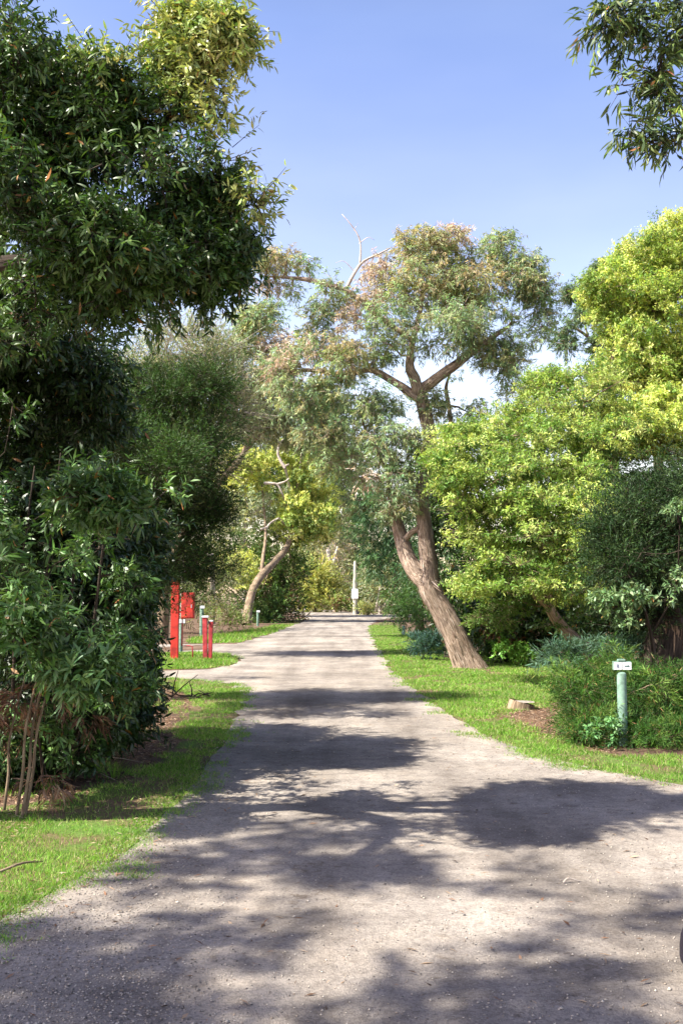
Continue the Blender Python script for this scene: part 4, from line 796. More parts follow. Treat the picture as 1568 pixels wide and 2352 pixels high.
rows = [(950, 1478, 26.5, 26, 12, .3, 7), (990, 1484, 26, 30, 14, .3, 9)]
plant('leafy_shrub', 'low blue-green plant on the shaded grass left of the leaning gum', 'plant', gr(970, 1492), [], LB(rows, 1.3), S(FINE, L=.12, W=.02, rc=.2, cols=[(.05, .11, .09), (.07, .15, .12)], floor=.04), M_FINE, B_DARK, parts=('stems', 'foliage'), br=(.01, .004))

# -- feathery mound round the signpost
Ym = 11.9
rows = [(1330, 1610, Ym, 55, 50, .5, 24), (1400, 1570, 12.2, 60, 44, .5, 24), (1460, 1590, 12.1, 80, 60, .6, 34), (1540, 1610, 12.2, 60, 60, .6, 26), (1370, 1660, 11.6, 70, 40, .5, 26), (1470, 1670, 11.8, 80, 44, .5, 30), (1550, 1680, 11.7, 60, 44, .5, 22), (1420, 1530, 12.6, 36, 26, .3, 9), (1310, 1570, 12.2, 36, 36, .3, 12), (1620, 1620, 12, 60, 80, .6, 18), (1350, 1690, 11.2, 50, 26, .35, 16), (1500, 1705, 11.1, 70, 26, .35, 20), (1580, 1710, 11.1, 50, 26, .4, 16), (1440, 1700, 11.4, 30, 20, .2, 6)]
MND = S(FINE, gap=(2.6, .15), lump=.8, cv=.3, L=.075, W=.0075, rc=.18, twigs=16, leaves=15, up=.1, outw=.6, spread=.7, tl=1.35, sag=.35, cols=[(.035, .10, .014), (.06, .15, .02), (.025, .07, .015), (.15, .25, .05)], floor=.08, fleck=(.03, (.30, .18, .08)), nbr=160)
plant('feathery_shrub', 'mound of feathery bright green growth around the white direction signpost', 'shrub', gr(1430, 1700), [], LB([r[:4] + (r[4] * 1.25,) + r[5:] for r in rows], 1.9), MND, M_FINE, B_TAN, parts=('stems', 'foliage'), br=(.012, .004), twig_r=.0015)
rows = [(1385, 1690, 10.75, 20, 12, .12, 8), (1400, 1668, 10.9, 16, 12, .12, 6), (1355, 1675, 11, 20, 14, .15, 7)]
plant('leafy_shrub', 'small round-leaved green plant at the front of the mound, left of the signpost', 'plant', gr(1395, 1708), [], LB(rows, 1.2), S(BROAD, L=.05, W=.026, rc=.10, twigs=6, leaves=6, cols=[(.10, .24, .08), (.14, .30, .10)], floor=.03), M_LEAF, B_TAN, parts=('stems', 'foliage'), br=(.006, .002))
rows = [(1300, 1500, 14.5, 50, 16, .4, 12), (1340, 1480, 15, 30, 16, .3, 7), (1440, 1490, 13.6, 40, 14, .3, 9)]
plant('fern', 'blue-green fern fronds in the shade behind the feathery mound', 'plant', gr(1300, 1530), [], LB(rows, 1.2), S(FINE, L=.10, W=.014, rc=.2, up=-.1, flat=(1, 1, .3), cols=[(.06, .12, .07), (.09, .17, .11)]), M_FINE, B_DARK, parts=('stems', 'fronds'), br=(.01, .004))

# -- overhanging branch at the top right
Yb = 6.4
rows = [(1400, 30, Yb, 55, 45, .25, 12), (1480, 20, Yb, 60, 40, .3, 10), (1440, 90, Yb, 45, 28, .25, 7), (1375, 60, Yb, 22, 40, .2, 4), (1520, 90, Yb, 40, 40, .25, 6), (1500, 160, Yb, 45, 26, .25, 7), (1430, 195, Yb, 26, 18, .15, 3), (1550, 180, Yb, 30, 30, .25, 6), (1510, 220, Yb, 40, 24, .2, 6), (1545, 260, Yb, 30, 26, .2, 5), (1450, 300, Yb, 30, 26, .2, 5), (1500, 315, Yb, 40, 22, .2, 7), (1550, 325, Yb, 30, 26, .2, 5), (1600, 100, Yb, 40, 140, .4, 14), (1620, 280, Yb, 40, 60, .4, 8), (1560, 30, Yb, 50, 50, .3, 8)]
OV = [(.035, .07, .03), (.05, .09, .032), (.07, .11, .03), (.18, .24, .05)]
trw = ([np.array((4.6, 6.8, -.05)), np.array((4.5, 6.8, 2.0)), np.array((4.2, 6.7, 4.2)), np.array((3.6, 6.6, 5.6)), at(1640, 90, Yb)], [.17, .14, .12, .07, .04], 10)
bb = [limb([(1640, 90, Yb), (1568, 8, Yb), (1500, 36, Yb), (1430, 60, Yb), (1390, 50, Yb)], [.03, .016, .012, .008, .004], 6), limb([(1640, 90, Yb), (1580, 80, Yb), (1530, 110, Yb), (1500, 180, Yb), (1440, 195, Yb)], [.02, .014, .010, .007, .003], 6), limb([(1650, 250, Yb), (1600, 300, Yb), (1540, 325, Yb), (1480, 330, Yb)], [.02, .012, .007, .003], 6), ([trw[0][2], at(1700, 300, Yb), at(1650, 250, Yb)], [.05, .03, .02], 6)]
plant('overhanging_tree', 'tree out of view whose narrow-leaved drooping branch hangs in the top right corner', 'tree', (4.6, 6.8), [trw] + bb, LB(rows, 1.3, .07), S(BROAD, gap=None, L=.088, W=.017, rc=.15, twigs=5, leaves=6, droop=.65, sag=.3, spread=.6, cols=OV, fleck=(.02, (.4, .2, .1)), rin=.1, lump=.3), M_LEAF, B_DARK, twig_r=.0022, br=(.008, .003))

# -- far left wattle with a leaning trunk
Yw = 68
rows = [(550, 1055, Yw, 44, 28, 2, 9), (600, 1080, Yw, 50, 34, 2, 11), (570, 1110, Yw, 40, 24, 2, 7), (680, 1060, Yw, 50, 34, 2, 11), (730, 1090, Yw, 44, 40, 2, 12), (690, 1120, Yw, 56, 34, 2, 13), (730, 1160, Yw, 46, 44, 2, 14), (670, 1170, Yw, 44, 36, 2, 11), (735, 1205, Yw, 40, 34, 2, 10), (680, 1215, Yw, 50, 26, 2, 10),
        (545, 1300, Yw - 2, 40, 30, 1.5, 8), (570, 1330, Yw - 2, 30, 24, 1.4, 5), (600, 1000, Yw, 26, 18, 1, 3), (520, 1080, Yw, 26, 30, 1.2, 4), (650, 1030, Yw, 30, 18, 1.3, 4)]
gg = [(570, 1150, Yw - 1, 44, 40, 2, 12), (640, 1130, Yw, 26, 30, 1.5, 6), (600, 1180, Yw, 30, 20, 1.5, 5)]
low = [(690, 1130, Yw + 3, 80, 90, 1.5, 26), (590, 1090, Yw + 3, 70, 60, 1.5, 16), (700, 1245, Yw + 1, 50, 24, 2, 10), (640, 1290, Yw + 2, 60, 34, 2, 14), (600, 1240, Yw + 2, 60, 50, 2, 16)]
WF = S(WATTLE, L=.22, W=.07, rc=.8, twigs=13, leaves=13, flat=(1, 1, .7))
def wattle_dead(t, base):
    a = Acc()
    for pts, r in (([(606, 1110), (622, 1110), (638, 1114), (650, 1138)], .11), ([(636, 1112), (655, 1106), (664, 1098)], .08), ([(598, 1216), (612, 1212), (622, 1200), (640, 1190)], .10), ([(655, 1075), (645, 1060), (638, 1040), (642, 1020), (652, 1008)], .12), ([(650, 1072), (664, 1066)], .09), ([(700, 1010), (715, 1012), (735, 1000), (750, 992)], .09), ([(700, 1008), (690, 996), (660, 996)], .05)):
        a.tube([at(u, v, Yw - 1.9) for u, v in pts], np.linspace(r, r * .5, len(pts)), 7, .06, 3)
    for q in ([(655, 1075, Yw - 1.9), (668, 1130, Yw - .5), (676, 1185, Yw)], [(650, 1138, Yw - 1.9), (664, 1170, Yw - .6), (676, 1195, Yw)], [(640, 1190, Yw - 1.9), (660, 1210, Yw - .8), (674, 1215, Yw)], [(700, 1010, Yw - 1.9), (690, 1060, Yw - .5), (680, 1140, Yw)]):
        a.tube([at(*p) for p in q], [.08, .08, .09], 7)
    a.build('dead_branch', B_PALE, t, base)['label'] = 'bleached broken branches showing through the yellow flowers'
plant('wattle_tree', 'golden flowering wattle on a leaning trunk at the far left bend of the road', 'tree', gr(564, 1436)[:2] * np.array([1, 1.0]),
      [limb([(565, 1437, Yw - 8), (572, 1385, Yw - 7), (584, 1348, Yw - 6), (604, 1318, Yw - 5), (630, 1290, Yw - 3), (660, 1254, Yw - 1), (680, 1180, Yw)], [.30, .26, .25, .25, .24, .2, .08], 12), limb([(600, 1322, Yw - 5), (604, 1280, Yw - 4), (610, 1220, Yw - 2), (600, 1100, Yw)], [.14, .11, .09, .05], 8)],
      [l + (GOLD,) for l in LB(rows, 4.6, .2)] + [l + (GREYG,) for l in LB(gg, 1.2)] + [l + (DG,) for l in LB(low, 1.3)], WF, M_WATTLE, B_TAN, br=(.08, .02), extra=wattle_dead)
# -- dark hedge below it
rows = [(600, 1380, 72, 40, 50, 2, 26), (640, 1350, 72, 50, 50, 2, 30), (650, 1400, 68, 34, 26, 1.5, 16), (610, 1420, 66, 34, 18, 1.2, 12), (590, 1310, 73, 50, 50, 2, 20), (670, 1310, 74, 36, 30, 1.6, 10)]
plant('conifer_shrub', 'dark green shrub mass under the golden wattle, running down to the far lawn', 'shrub', gr(620, 1408), [limb([(620, 1424, 74), (625, 1370, 73), (640, 1320, 73)], [.2, .16, .08], 6)], LB(rows, 1.2), S(FINE, L=.30, W=.09, rc=1.1, leaves=12, twigs=12, cols=[(.035, .08, .02), (.05, .11, .025), (.08, .14, .03), (.09, .05, .03)]), M_FINE, B_DARK, parts=('stems', 'foliage'))
# -- scrub behind the red posts
rows = [(400, 1300, 46, 70, 60, 1.6, 22), (480, 1270, 50, 60, 60, 1.6, 22), (480, 1350, 48, 50, 44, 1.5, 20), (430, 1380, 46, 50, 40, 1.4, 16), (380, 1200, 48, 60, 80, 1.7, 18), (520, 1330, 52, 40, 44, 1.4, 14), (520, 1200, 52, 44, 60, 1.5, 14), (330, 1350, 45, 60, 80, 1.5, 16)]
plant('scrub_tree', 'pale speckled scrub behind the red posts with two short white trunks', 'tree', gr(470, 1432), [limb([(490, 1432, 48), (487, 1290, 47), (484, 1278, 46.5), (465, 1268, 46.5), (445, 1262, 46.5)], [.12, .12, .11, .08, .05], 8), limb([(420, 1432, 47), (422, 1310, 46.5), (434, 1270, 46.5), (440, 1250, 46.5)], [.14, .12, .09, .05], 8)],
      LB(rows, 1.1), S(FINE, L=.20, W=.045, rc=.9, twigs=11, leaves=11, cols=[(.12, .16, .06), (.07, .11, .035), (.26, .27, .15), (.36, .36, .14)]), M_FINE, B_PALE)
rows = [(510, 1420, 45, 30, 20, .8, 14), (480, 1425, 44, 22, 20, .7, 9), (545, 1428, 46, 22, 18, .7, 10), (530, 1400, 46, 26, 16, .7, 8)]
plant('leafy_shrub', 'low tan and green shrub on the bank beyond the small red post', 'shrub', gr(512, 1448), [], LB(rows, 1.3), S(FINE, L=.13, W=.03, rc=.45, twigs=9, leaves=9, cols=[(.16, .26, .06), (.24, .20, .12), (.20, .30, .08), (.32, .26, .18)], floor=.1), M_FINE, B_DARK, parts=('stems', 'foliage'), br=(.02, .008))

# -- trees closing the view at the end of the road
FARSP = S(FINE, L=.42, W=.13, rc=1.8, twigs=12, leaves=12, rin=.3)
def far_tree(name, label, cat, u, v, Yf, lb, cols, bark=B_TAN, lims=None, sp=FARSP, k=1.7):
    L = [limb([(u, v, Yf), (u + 2, (v * 2 + lb[0][1]) / 3, Yf), (lb[0][0], lb[0][1], Yf)], [.22, .17, .06], 6)] + (lims or [])
    L[0][0][0][2] = 0
    return plant(name, label, cat, L[0][0][0], L, [lobe(a, b, Yf, ru, rv, ry, int(n * k)) for a, b, ru, rv, ry, n in lb], S(sp, cols=cols), M_FINE, bark, br=(.1, .03))
far_tree('wattle_shrub', 'rounded golden wattle bush at the far end of the road', 'shrub', 722, 1402, 118, [(725, 1345, 26, 22, 2, 18), (712, 1375, 24, 18, 2, 14), (745, 1365, 22, 24, 2, 14), (735, 1320, 20, 16, 1.6, 8)], [(.44, .43, .12), (.36, .38, .12), (.26, .31, .09)])
far_tree('scrub_tree', 'pale green tree behind the golden bush at the end of the road', 'tree', 715, 1396, 135, [(705, 1290, 34, 40, 3, 26), (740, 1280, 30, 36, 3, 20), (690, 1340, 30, 34, 3, 18)], [(.26, .30, .13), (.34, .36, .16), (.18, .23, .09)])
far_tree('gum_tree', 'bare-limbed pale gum with a forked white trunk at the end of the road', 'tree', 768, 1399, 125, [(768, 1240, 30, 30, 3, 10), (785, 1220, 26, 30, 3, 10), (758, 1330, 20, 26, 2.5, 8)], [(.36, .32, .24), (.30, .31, .20), (.44, .36, .29)], B_PALE, [limb([(764, 1330, 122), (758, 1290, 122), (752, 1262, 122)], [.35, .28, .2], 8), limb([(762, 1310, 122), (768, 1285, 122), (775, 1255, 122)], [.3, .22, .12], 8)])
far_tree('gum_tree', 'airy pinkish-topped gum above the power pole', 'tree', 822, 1400, 128, [(820, 1260, 34, 34, 3, 16), (800, 1230, 26, 24, 2.5, 10), (840, 1300, 30, 26, 2.6, 12), (810, 1320, 26, 26, 2.5, 10)], [(.34, .31, .22), (.28, .31, .18), (.42, .34, .27), (.22, .27, .13)])
far_tree('scrub_tree', 'dark-stemmed green tree right of the power pole', 'tree', 858, 1398, 124, [(860, 1310, 28, 34, 3, 18), (850, 1360, 26, 20, 2.5, 10), (880, 1340, 26, 30, 2.5, 14)], [(.20, .26, .10), (.28, .32, .14), (.15, .20, .08)], B_DARK, [limb([(855, 1398, 124), (856, 1340, 124), (862, 1290, 124)], [.25, .2, .1], 6)])
far_tree('scrub_tree', 'grey-green scrubby tree with white stems where the far road meets the right lawn', 'tree', 872, 1404, 105, [(890, 1345, 30, 34, 2.6, 18), (905, 1370, 26, 24, 2.4, 14), (880, 1300, 34, 40, 3, 20), (915, 1300, 30, 50, 3, 20)], [(.28, .32, .20), (.36, .37, .24), (.20, .25, .12)], B_PALE, [limb([(862, 1404, 104), (866, 1385, 103), (872, 1350, 103)], [.12, .11, .08], 6), limb([(874, 1404, 104), (886, 1385, 103), (893, 1372, 103)], [.14, .12, .06], 6)])
far_tree('leafy_shrub', 'low bright green and reddish shrub beside the far grass', 'shrub', 770, 1397, 116, [(765, 1385, 14, 9, 1.4, 9), (785, 1388, 14, 8, 1.3, 8)], [(.16, .34, .07), (.26, .30, .10), (.34, .22, .14)], sp=S(FARSP, rc=.8, L=.3))
far_tree('leafy_shrub', 'small round yellow-green tussock right of the power pole', 'shrub', 840, 1409, 98, [(840, 1401, 13, 6, .9, 10)], [(.30, .33, .12), (.38, .38, .16)], sp=S(FARSP, rc=.5, L=.28, W=.07))
far_tree('scrub_tree', 'green tree behind the pole closing the gap in the crowns', 'tree', 800, 1393, 150, [(790, 1330, 40, 50, 3, 26), (760, 1370, 30, 20, 3, 12), (830, 1350, 40, 40, 3, 20), (800, 1260, 50, 40, 3, 20)], [(.16, .22, .08), (.24, .28, .12), (.30, .30, .18)])
far_tree('gum_tree', 'tall pale grey gum crown behind the golden wattle', 'tree', 560, 1418, 88, [(560, 1010, 60, 40, 4, 24), (640, 1080, 60, 60, 4, 34), (740, 1060, 60, 60, 4, 34), (800, 1110, 50, 60, 4, 26), (620, 1180, 80, 60, 4, 34), (760, 1180, 50, 50, 4, 26), (520, 1120, 60, 80, 4, 30)], [(.30, .34, .20), (.22, .28, .13), (.36, .36, .25), (.14, .20, .08)], B_PALE)
# the wood beyond, one mass
rows = []
for q in range(46):
    X = -150 + q * 6.6 + rng.normal() * 1.5; yy = 175 + rng.uniform(-12, 12); h = rng.uniform(5.0, 8.0)
    rows.append(W(X, yy, h, 6, 5, h + 1, 34))
for sx in (-1, 1):
    for q in range(24):
        yy = 34 + q * 5.6; X = sx * (14 + rng.uniform(0, 4)) + (-4 if sx < 0 else 5) + (yy - 30) * sx * .06; h = rng.uniform(2.9, 4.2)
        rows.append(W(X, yy, h * 1.1, 3.4, 3.8, h + .3, 26))
cc, out, cid = crown_points(rows, FARSP); cc[:, 2] = np.maximum(cc[:, 2], .5)
V_, F_, c_, *_r = foliage(cc, out, cid, rows, S(FARSP, L=.75, W=.28, rc=2.2, twigs=11, leaves=11, gap=None, cols=[(.10, .15, .05), (.15, .20, .07), (.20, .24, .10), (.06, .10, .03)]))
tag(raw_mesh('forest', V_, F_, M_FINE, col=c_), 'continuous green wood in the distance behind the roadside trees', 'forest', kind='stuff')

# ------------------------------------------------------------------ small plants and wood on the left verge
rows = [(30, 1610, 7.6, 60, 30, .35, 10), (120, 1600, 8.0, 60, 30, .35, 10), (20, 1690, 7.8, 30, 30, .3, 6), (180, 1650, 8.3, 40, 30, .3, 6), (110, 1780, 7.9, 50, 24, .3, 7)]
plant('dead_bracken', 'curled reddish brown dead fronds hanging under the bright shrub at left', 'plant', gr(100, 1800), [limb([(100, 1800, 8.3), (90, 1700, 8.1), (70, 1620, 7.8)], [.012, .01, .006], 5)], LB(rows, .5), S(GUM, gap=None, L=.10, W=.013, rc=.17, twigs=8, leaves=9, sag=.7, cols=[(.24, .14, .085), (.18, .10, .065), (.34, .23, .15), (.11, .065, .045)], nbr=40, spread=.6), M_DRY, B_DARK, parts=('stems', 'fronds'), br=(.008, .003), twig_r=.0015)
b0 = gr(48, 1862); t = thing('bare_canes', 'cluster of four bare pale canes rising from the grass at the left edge', 'plant', (*b0, 0))
for (u0, v0, Y0, u1, v1, Y1) in [(38, 1862, 7.5, 62, 1660, 7.45), (50, 1868, 7.45, 78, 1655, 7.5), (58, 1855, 7.55, 88, 1668, 7.6), (10, 1830, 7.7, 24, 1690, 7.7)]:
    a = Acc(); p, q = at(u0, v0, Y0), at(u1, v1, Y1); p[2] = -.02; m = (p + q) / 2 + np.array([.012, 0, 0])
    top = q + (q - p) * .8 + np.array([.05, .1, 0]); a.tube([p, m, q, top], [.013, .011, .009, .005], 7, .08, 5); a.build('cane', B_TAN, t, (*b0, 0))
# strappy tussock
def tussock(name, label, cat, c, n, h, spread, cols, wd=.012):
    t = thing(name, label, cat, (c[0], c[1], 0)); a = rng.uniform(0, 2 * PI, n); r = rng.uniform(0, .10, n)
    segs = 5; V = []; F = []; cl = []
    for q in range(n):
        d = np.array([math.cos(a[q]), math.sin(a[q]), 0]); p0 = d * r[q]; L = h * rng.uniform(.6, 1.2); ln = spread * rng.uniform(.3, 1.1); s = np.array([-d[1], d[0], 0]) * wd * rng.uniform(.5, 1)
        for k in range(segs + 1):
            tt = k / segs; P = p0 + d * L * ln * tt ** 1.3 + np.array([0, 0, L * (tt - .45 * ln * tt ** 2.6)]); wv = s * (1 - tt ** 2) * .5 + s * .02
            V += [P - wv, P + wv]
        o = q * (segs + 1) * 2
        F += [[o + 2 * k, o + 2 * k + 1, o + 2 * k + 3, o + 2 * k + 2] for k in range(segs)]
        cc_ = np.array(cols[rng.integers(0, len(cols))]) * rng.uniform(.8, 1.2); cl += [[*cc_, 1]] * ((segs + 1) * 2)
    V = np.array(V); V[:, 2] = np.maximum(V[:, 2], .012)
    raw_mesh('blades', V, [np.array(F)], M_GRASS, t, col=cl)
    return t
tussock('strappy_tussock', 'tussock of long arching strap leaves in the shade on the left mulch', 'plant', gr(232, 1745), 150, .75, 1.1, [(.06, .13, .025), (.09, .18, .03), (.12, .2, .04), (.25, .2, .1)], .016)
tussock('strappy_tussock', 'small sunlit grass tuft at the front of the long strap-leaved tussock', 'plant', gr(262, 1790), 40, .22, 1.0, [(.12, .26, .03), (.18, .3, .05)], .008)
tussock('strappy_tussock', 'bright green upright tuft beside the side track on the left', 'plant', gr(405, 1592), 60, .32, .8, [(.14, .27, .03), (.22, .3, .06)], .012)
# sticks lying about
def stick(label, p, q, r, mat=B_TAN, lift=.02):
    a = Acc(); p, q = gr(*p), gr(*q); m = (p + q) / 2 + rng.normal(size=2) * .02; a.tube([(*p, lift), (*m, lift + .02), (*q, lift * .8)], [r, r * .85, r * .4], 6, .1, 4)
    o = a.build('fallen_stick', mat, None, (0, 0, 0)); return tag(o, label, 'stick')
stick('long thin stick lying in the grass at the bottom left', (0, 2010), (100, 1985), .009)
stick('pale dry stalk lying on the mulch below the tussock', (235, 1752), (330, 1762), .006, B_PALE, .05)
stick('bent pale stalk on the mulch near the canes', (190, 1775), (265, 1800), .005, B_PALE, .04)
stick('small pale stick lying on the road in front of the right shadow', (1293, 2033), (1332, 2030), .006, B_PALE, .015)
# fallen branch pile by the side track
c0 = gr(400, 1604); t = thing('brushwood', 'small heap of dark broken sticks on the mulch by the side track', 'brushwood', (*c0, 0))
for q in range(16):
    a = Acc(); p = np.array([c0[0] + rng.normal() * .25, c0[1] + rng.normal() * .2, .03]); d = rng.normal(size=3) * .25; d[2] = abs(d[2]) * .6; a.tube([p, p + d * .5 + rng.normal(size=3) * .02, p + d], [.012, .01, .005], 5, .1)
    a.build('stick', B_DARK, t, (*c0, 0))


# stump in the right verge
def stump(name, label, c, r, h, barkm, cutm, squash=1.0):
    t = thing(name, label, 'stump', (c[0], c[1], 0)); a = Acc(); a.tube([(c[0], c[1], -.05), (c[0], c[1], h * .3), (c[0] + .02, c[1], h)], [r * 1.25, r * 1.05, r], 18, .07, 5)
    a.tri = []; F = [np.concatenate(a.F)]
    a.build('bark', barkm, t, (c[0], c[1], 0))
    n = 18; an = np.arange(n) * 2 * PI / n; rr = r * .97 * (1 + .04 * rng.normal(size=n)); V = np.concatenate([np.stack([c[0] + .02 + rr * np.cos(an), c[1] + rr * np.sin(an), np.full(n, h + .004)], 1), [[c[0] + .02, c[1], h + .012]]])
    raw_mesh('cut_face', V, [np.stack([np.arange(n), (np.arange(n) + 1) % n, np.full(n, n)], 1)], cutm, t, origin=(c[0], c[1], 0), tc=V)
    return t
M_CUT = paint_mat('cut_wood', (.24, .20, .17), .9, .5, 18)
M_CUTY = paint_mat('fresh_cut_wood', (.62, .38, .14), .7, .2, 20)
stump('tree_stump', 'low weathered stump in the right grass verge, left of the feathery mound', gr(1195, 1630), .19, .11, B_TAN, M_CUT)
# fibrous old trunk at the right edge, behind the mound
Yo = 13.4
a = Acc(); pts = [at(1520, 1560, Yo), at(1522, 1520, Yo), at(1530, 1470, Yo), at(1545, 1410, Yo)]; pts[0][2] = -.05
t = thing('old_trunk', 'thick shaggy brown trunk in the shade at the right edge behind the signpost', 'trunk', (pts[0][0], pts[0][1], 0))
a.tube(pts, [.34, .32, .27, .2], 28, .22, 8); a.build('trunk_core', B_DARK, t, (pts[0][0], pts[0][1], 0))
n = 900; an = rng.uniform(0, 2 * PI, n); hz = rng.uniform(.15, 1.35, n); cx = np.interp(hz, [0, 1.4], [pts[0][0], pts[3][0]]); cy = pts[0][1]; rr = np.interp(hz, [0, 1.4], [.35, .24])
P = np.stack([cx + rr * np.cos(an), cy + rr * np.sin(an), hz], 1); D = unit(np.stack([rng.normal(size=n) * .12, rng.normal(size=n) * .12, -np.ones(n)], 1)); N = np.stack([np.cos(an), np.sin(an), np.zeros(n)], 1)
Vl, Fl, nv = leaf_geo(P, D, N, rng.uniform(.15, .4, n), rng.uniform(.01, .03, n), 'lance', .1); Vl[:, 2] = np.maximum(Vl[:, 2], .02)
cb = np.array([(.20, .13, .085), (.30, .21, .14), (.12, .08, .055)])[rng.integers(0, 3, n)]
raw_mesh('bark_strips', Vl, Fl, M_DRY, t, col=np.repeat(np.concatenate([cb, np.ones((n, 1))], 1), 6, axis=0), origin=(pts[0][0], pts[0][1], 0))
# cut log end
def log(label, u, v, Yl, r, L, d):
    c = at(u, v, Yl); d = unit(np.array(d, float)); t = thing('cut_log', label, 'log', tuple(c)); a = Acc()
    a.tube([c, c + d * L * .5, c + d * L], [r, r * 1.05, r * .9], 16, .06, 3); a.build('bark', B_DARK, t, c)
    e1 = unit(np.cross(d, [0, 0, 1])); e2 = np.cross(d, e1); n = 18; an = np.arange(n) * 2 * PI / n
    V = np.concatenate([c - d * .005 + r * .98 * (np.cos(an)[:, None] * e1 + np.sin(an)[:, None] * e2), [c - d * .012]])
    raw_mesh('cut_face', V, [np.stack([np.arange(n), (np.arange(n) + 1) % n, np.full(n, n)], 1)], M_CUTY, t, origin=c, tc=V)
log('log with an orange sawn end at the right edge, beside the shaggy trunk', 1553, 1546, 12.6, .058, 1.6, (.55, .9, -.28))
log('log with a dull sawn end just left of the orange one', 1522, 1553, 12.7, .045, 1.3, (.35, .9, -.32))

# ------------------------------------------------------------------ man-made things
M_GREEN = paint_mat('green_post_paint', (.15, .245, .19), .8, .3, 11, (.28, .33, .26))
M_WHITE = paint_mat('white_sign', (.78, .80, .84), .4, .05, 12)
M_DKGREEN = paint_mat('sign_green', (.01, .10, .075), .5, .05)
M_NUM = paint_mat('sign_number', (.12, .15, .22), .5, .05)
M_RED = paint_mat('red_paint', (.44, .022, .012), .7, .35, 5, (.30, .05, .035))
M_RED2 = paint_mat('faded_red_paint', (.34, .030, .036), .75, .35, 6, (.46, .10, .09))
M_GREY = paint_mat('grey_metal', (.45, .47, .5), .5, .1)
M_BLACK = paint_mat('dark_fabric', (.012, .009, .018), .6, .2, 30)
M_POLE = paint_mat('pole_wood', (.42, .40, .33), .8, .15, 3)
def bm_obj(name, bm, mat, parent, bevel=0.0):
    if bevel: bmesh.ops.bevel(bm, geom=list(bm.edges), offset=bevel, segments=2, affect='EDGES', profile=.6)
    me = bpy.data.meshes.new(name); bm.to_mesh(me); bm.free(); me.materials.append(mat)
    return link(bpy.data.objects.new(name, me), parent)
def box(name, c, s, mat, parent, bevel=.004, lean=(0, 0)):
    bm = bmesh.new(); bmesh.ops.create_cube(bm, size=1)
    for v in bm.verts:
        top = v.co.z > 0; v.co = Vector((v.co.x * s[0] + c[0] + (lean[0] if top else 0), v.co.y * s[1] + c[1] + (lean[1] if top else 0), v.co.z * s[2] + c[2]))
    return bm_obj(name, bm, mat, parent, bevel)
def round_post(name, r, h, mat, parent, dome=.6, loc=(0, 0), top_r=None):
    bm = bmesh.new(); n = 20; top_r = top_r or r * .97; prof = [(r, -.05), (r, h * .5), (top_r, h - r * dome)] + [(top_r * math.cos(a), h - r * dome + r * dome * math.sin(a)) for a in (0.4, .8, 1.2)]
    rings = [[bm.verts.new((loc[0] + p * math.cos(2 * PI * i / n), loc[1] + p * math.sin(2 * PI * i / n), z)) for i in range(n)] for p, z in prof]
    for a, b in zip(rings, rings[1:]):
        for i in range(n): bm.faces.new((a[i], a[(i + 1) % n], b[(i + 1) % n], b[i]))
    bm.faces.new(rings[-1])
    for f in bm.faces: f.smooth = True
    return bm_obj(name, bm, mat, parent)
def poly_part(name, pts, y, mat, parent, th=.002):
    bm = bmesh.new(); a = [bm.verts.new((x, y - th, z)) for x, z in pts]; b = [bm.verts.new((x, y, z)) for x, z in pts]
    bm.faces.new(a); bm.faces.new(b[::-1]); k = len(a)
    for i in range(k): bm.faces.new((a[i], b[i], b[(i + 1) % k], a[(i + 1) % k]))
    bmesh.ops.recalc_face_normals(bm, faces=bm.faces)
    return bm_obj(name, bm, mat, parent)

# direction signpost in the mound
sp_ = gr(1430, 1712); t = thing('signpost', 'pale green round post with a white two-panel direction board, in the feathery mound', 'signpost', (*sp_, 0), rz=0)
round_post('post', .052, .80, M_GREEN, t, .5)
box('backing', (0.005, .0, .865), (.195, .05, .095), M_GREEN, t, .004)
box('cap', (0.0, .0, .922), (.085, .06, .03), M_GREEN, t, .01)
a = box('sign_panel', (-.045, -.031, .862), (.088, .006, .080), M_WHITE, t, .001); a['label'] = 'white panel with a dark number 8'
b = box('sign_panel', (.054, -.031, .862), (.098, .006, .080), M_WHITE, t, .001); b['label'] = 'white panel with a dark green arrow pointing right'
fc = bpy.data.curves.new('number', 'FONT'); fc.body = '8'; fc.size = .055; fc.extrude = .001; fc.align_x = 'CENTER'; fc.align_y = 'CENTER'
fo = bpy.data.objects.new('number', fc); C.objects.link(fo); bpy.context.view_layer.update(); dg = bpy.context.evaluated_depsgraph_get(); me = bpy.data.meshes.new_from_object(fo.evaluated_get(dg)); bpy.data.objects.remove(fo)
no = link(bpy.data.objects.new('number', me), a); me.materials.clear(); me.materials.append(M_NUM); no.rotation_euler = (PI / 2, 0, 0); no.location = (-.048, -.0365, .862)
poly_part('arrow', [(.026, .867), (.062, .867), (.062, .874), (.082, .862), (.062, .850), (.062, .857), (.026, .857)], -.0345, M_DKGREEN, b)

# smaller marker posts
def marker(label, u, v, h, r, panel=True, rz=0.0):
    c = gr(u, v); t = thing('marker_post', label, 'marker post', (*c, 0), 'pale marker posts along the road', rz)
    round_post('post', r, h, M_GREEN, t, .4)
    if panel:
        box('sign_panel', (.03, -r - .008, h - .04), (.20, .008, .11), M_WHITE, t, .001)
        box('cap', (0, 0, h + .012), (.09, .09, .02), M_GREEN, t, .004)
    return t
marker('pale green marker post with a small white panel, in front of the tall red post', 415, 1499, .97, .062)
marker('pale green and white post standing beyond the gap between the red posts', 463, 1461, 1.28, .085)
marker('thin grey marker post at the edge of the far left lawn', 592, 1438, .9, .07)
marker('short pale marker at the foot of the low dark shrub on the right lawn', 926, 1459, .42, .08, False)

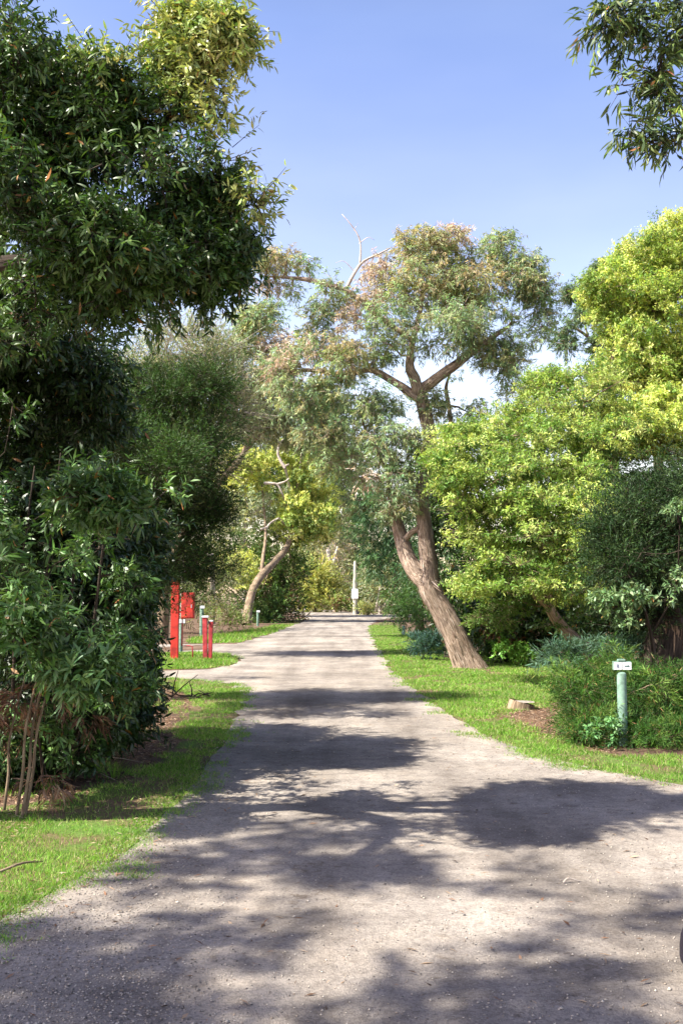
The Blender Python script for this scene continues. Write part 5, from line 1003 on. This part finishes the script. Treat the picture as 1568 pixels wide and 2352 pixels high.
# tall red fire-hose post with its cabinet
c = gr(401, 1515); t = thing('fire_hose_post', 'tall bright red post with a red cabinet, half hidden by foliage at left', 'fire post', (*c, 0))
box('post', (0, 0, 1.02), (.20, .16, 2.14), M_RED, t, .008)
cb_ = box('cabinet', (.345, -.03, 1.42), (.33, .22, .68), M_RED, t, .012)
box('cabinet_door', (.345, -.143, 1.42), (.29, .006, .62), M_RED, cb_, .002); box('handle', (.45, -.152, 1.40), (.02, .012, .09), M_GREY, cb_, .003)
box('bracket', (.14, 0, 1.55), (.08, .05, .05), M_RED, t, .003); box('bracket', (.14, 0, 1.25), (.08, .05, .05), M_RED, t, .003)
a = Acc(); a.tube([(.19, .02, 1.2), (.19, .02, .8), (.19, .02, .36), (.36, .02, .36), (.46, .02, .35), (.475, .02, .2), (.475, .02, -.02)], [.017] * 7, 8)
V = np.concatenate(a.V); raw_mesh('pipe', V, [np.concatenate(a.F), np.concatenate(a.tri)], M_RED2, t)
# short red post on the island
c = gr(477, 1516); t = thing('red_post', 'short red timber post with a pale cap on the little grass island', 'post', (*c, 0))
box('upright', (-.055, 0, .54), (.115, .12, 1.14), M_RED2, t, .006, (-.03, 0)); box('upright', (.06, .01, .485), (.10, .11, 1.03), M_RED2, t, .006, (.02, 0))
box('cap', (-.07, 0, 1.13), (.17, .15, .045), M_WHITE, t, .004); box('cap', (.085, .01, 1.02), (.09, .12, .035), M_WHITE, t, .004)
box('latch', (.03, -.07, .98), (.05, .03, .06), M_BLACK, t, .004)

# power pole with a white board at the far end
c = gr(815, 1411); Yp = c[1]; t = thing('power_pole', 'pale pole with a white square board at the end of the road', 'pole', (*c, 0))
hp = px(122, Yp); round_post('pole', .22, hp, M_POLE, t, .2, top_r=.13)
box('sign_board', (-.02, -.24, px(1411 - 1364, Yp)), (px(15, Yp), .05, px(22, Yp)), M_WHITE, t, .01)
box('brace', (.0, -.2, px(1411 - 1364, Yp)), (.25, .08, .10), M_GREY, t, .01); box('meter_box', (.45, -.05, .45), (.45, .35, .9), M_BLACK, t, .02)

# rounded dark bag at the right edge, close to the camera
c = gr(1672, 2246); bm = bmesh.new(); bmesh.ops.create_uvsphere(bm, u_segments=28, v_segments=18, radius=1)
for v in bm.verts:
    x, y, z = v.co; s = lambda q, p: math.copysign(abs(q) ** p, q)
    v.co = Vector((s(x, .62) * .185, s(y, .7) * .10, s(z, .6) * .12 + .125)); v.co.x *= 1 + .12 * (1 - (v.co.z / .24))
for f in bm.faces: f.smooth = True
t = thing('bag', 'dark rounded bag standing on the road, only its edge showing at lower right', 'bag', (c[0], c[1], 0))
bm_obj('bag_body', bm, M_BLACK, t)
a = Acc(); a.tube([(-.03, 0, .235), (-.02, 0, .27), (.02, 0, .27), (.03, 0, .235)], [.006] * 4, 6, 0, 4); raw_mesh('carry_loop', np.concatenate(a.V), [np.concatenate(a.F)], M_BLACK, t)
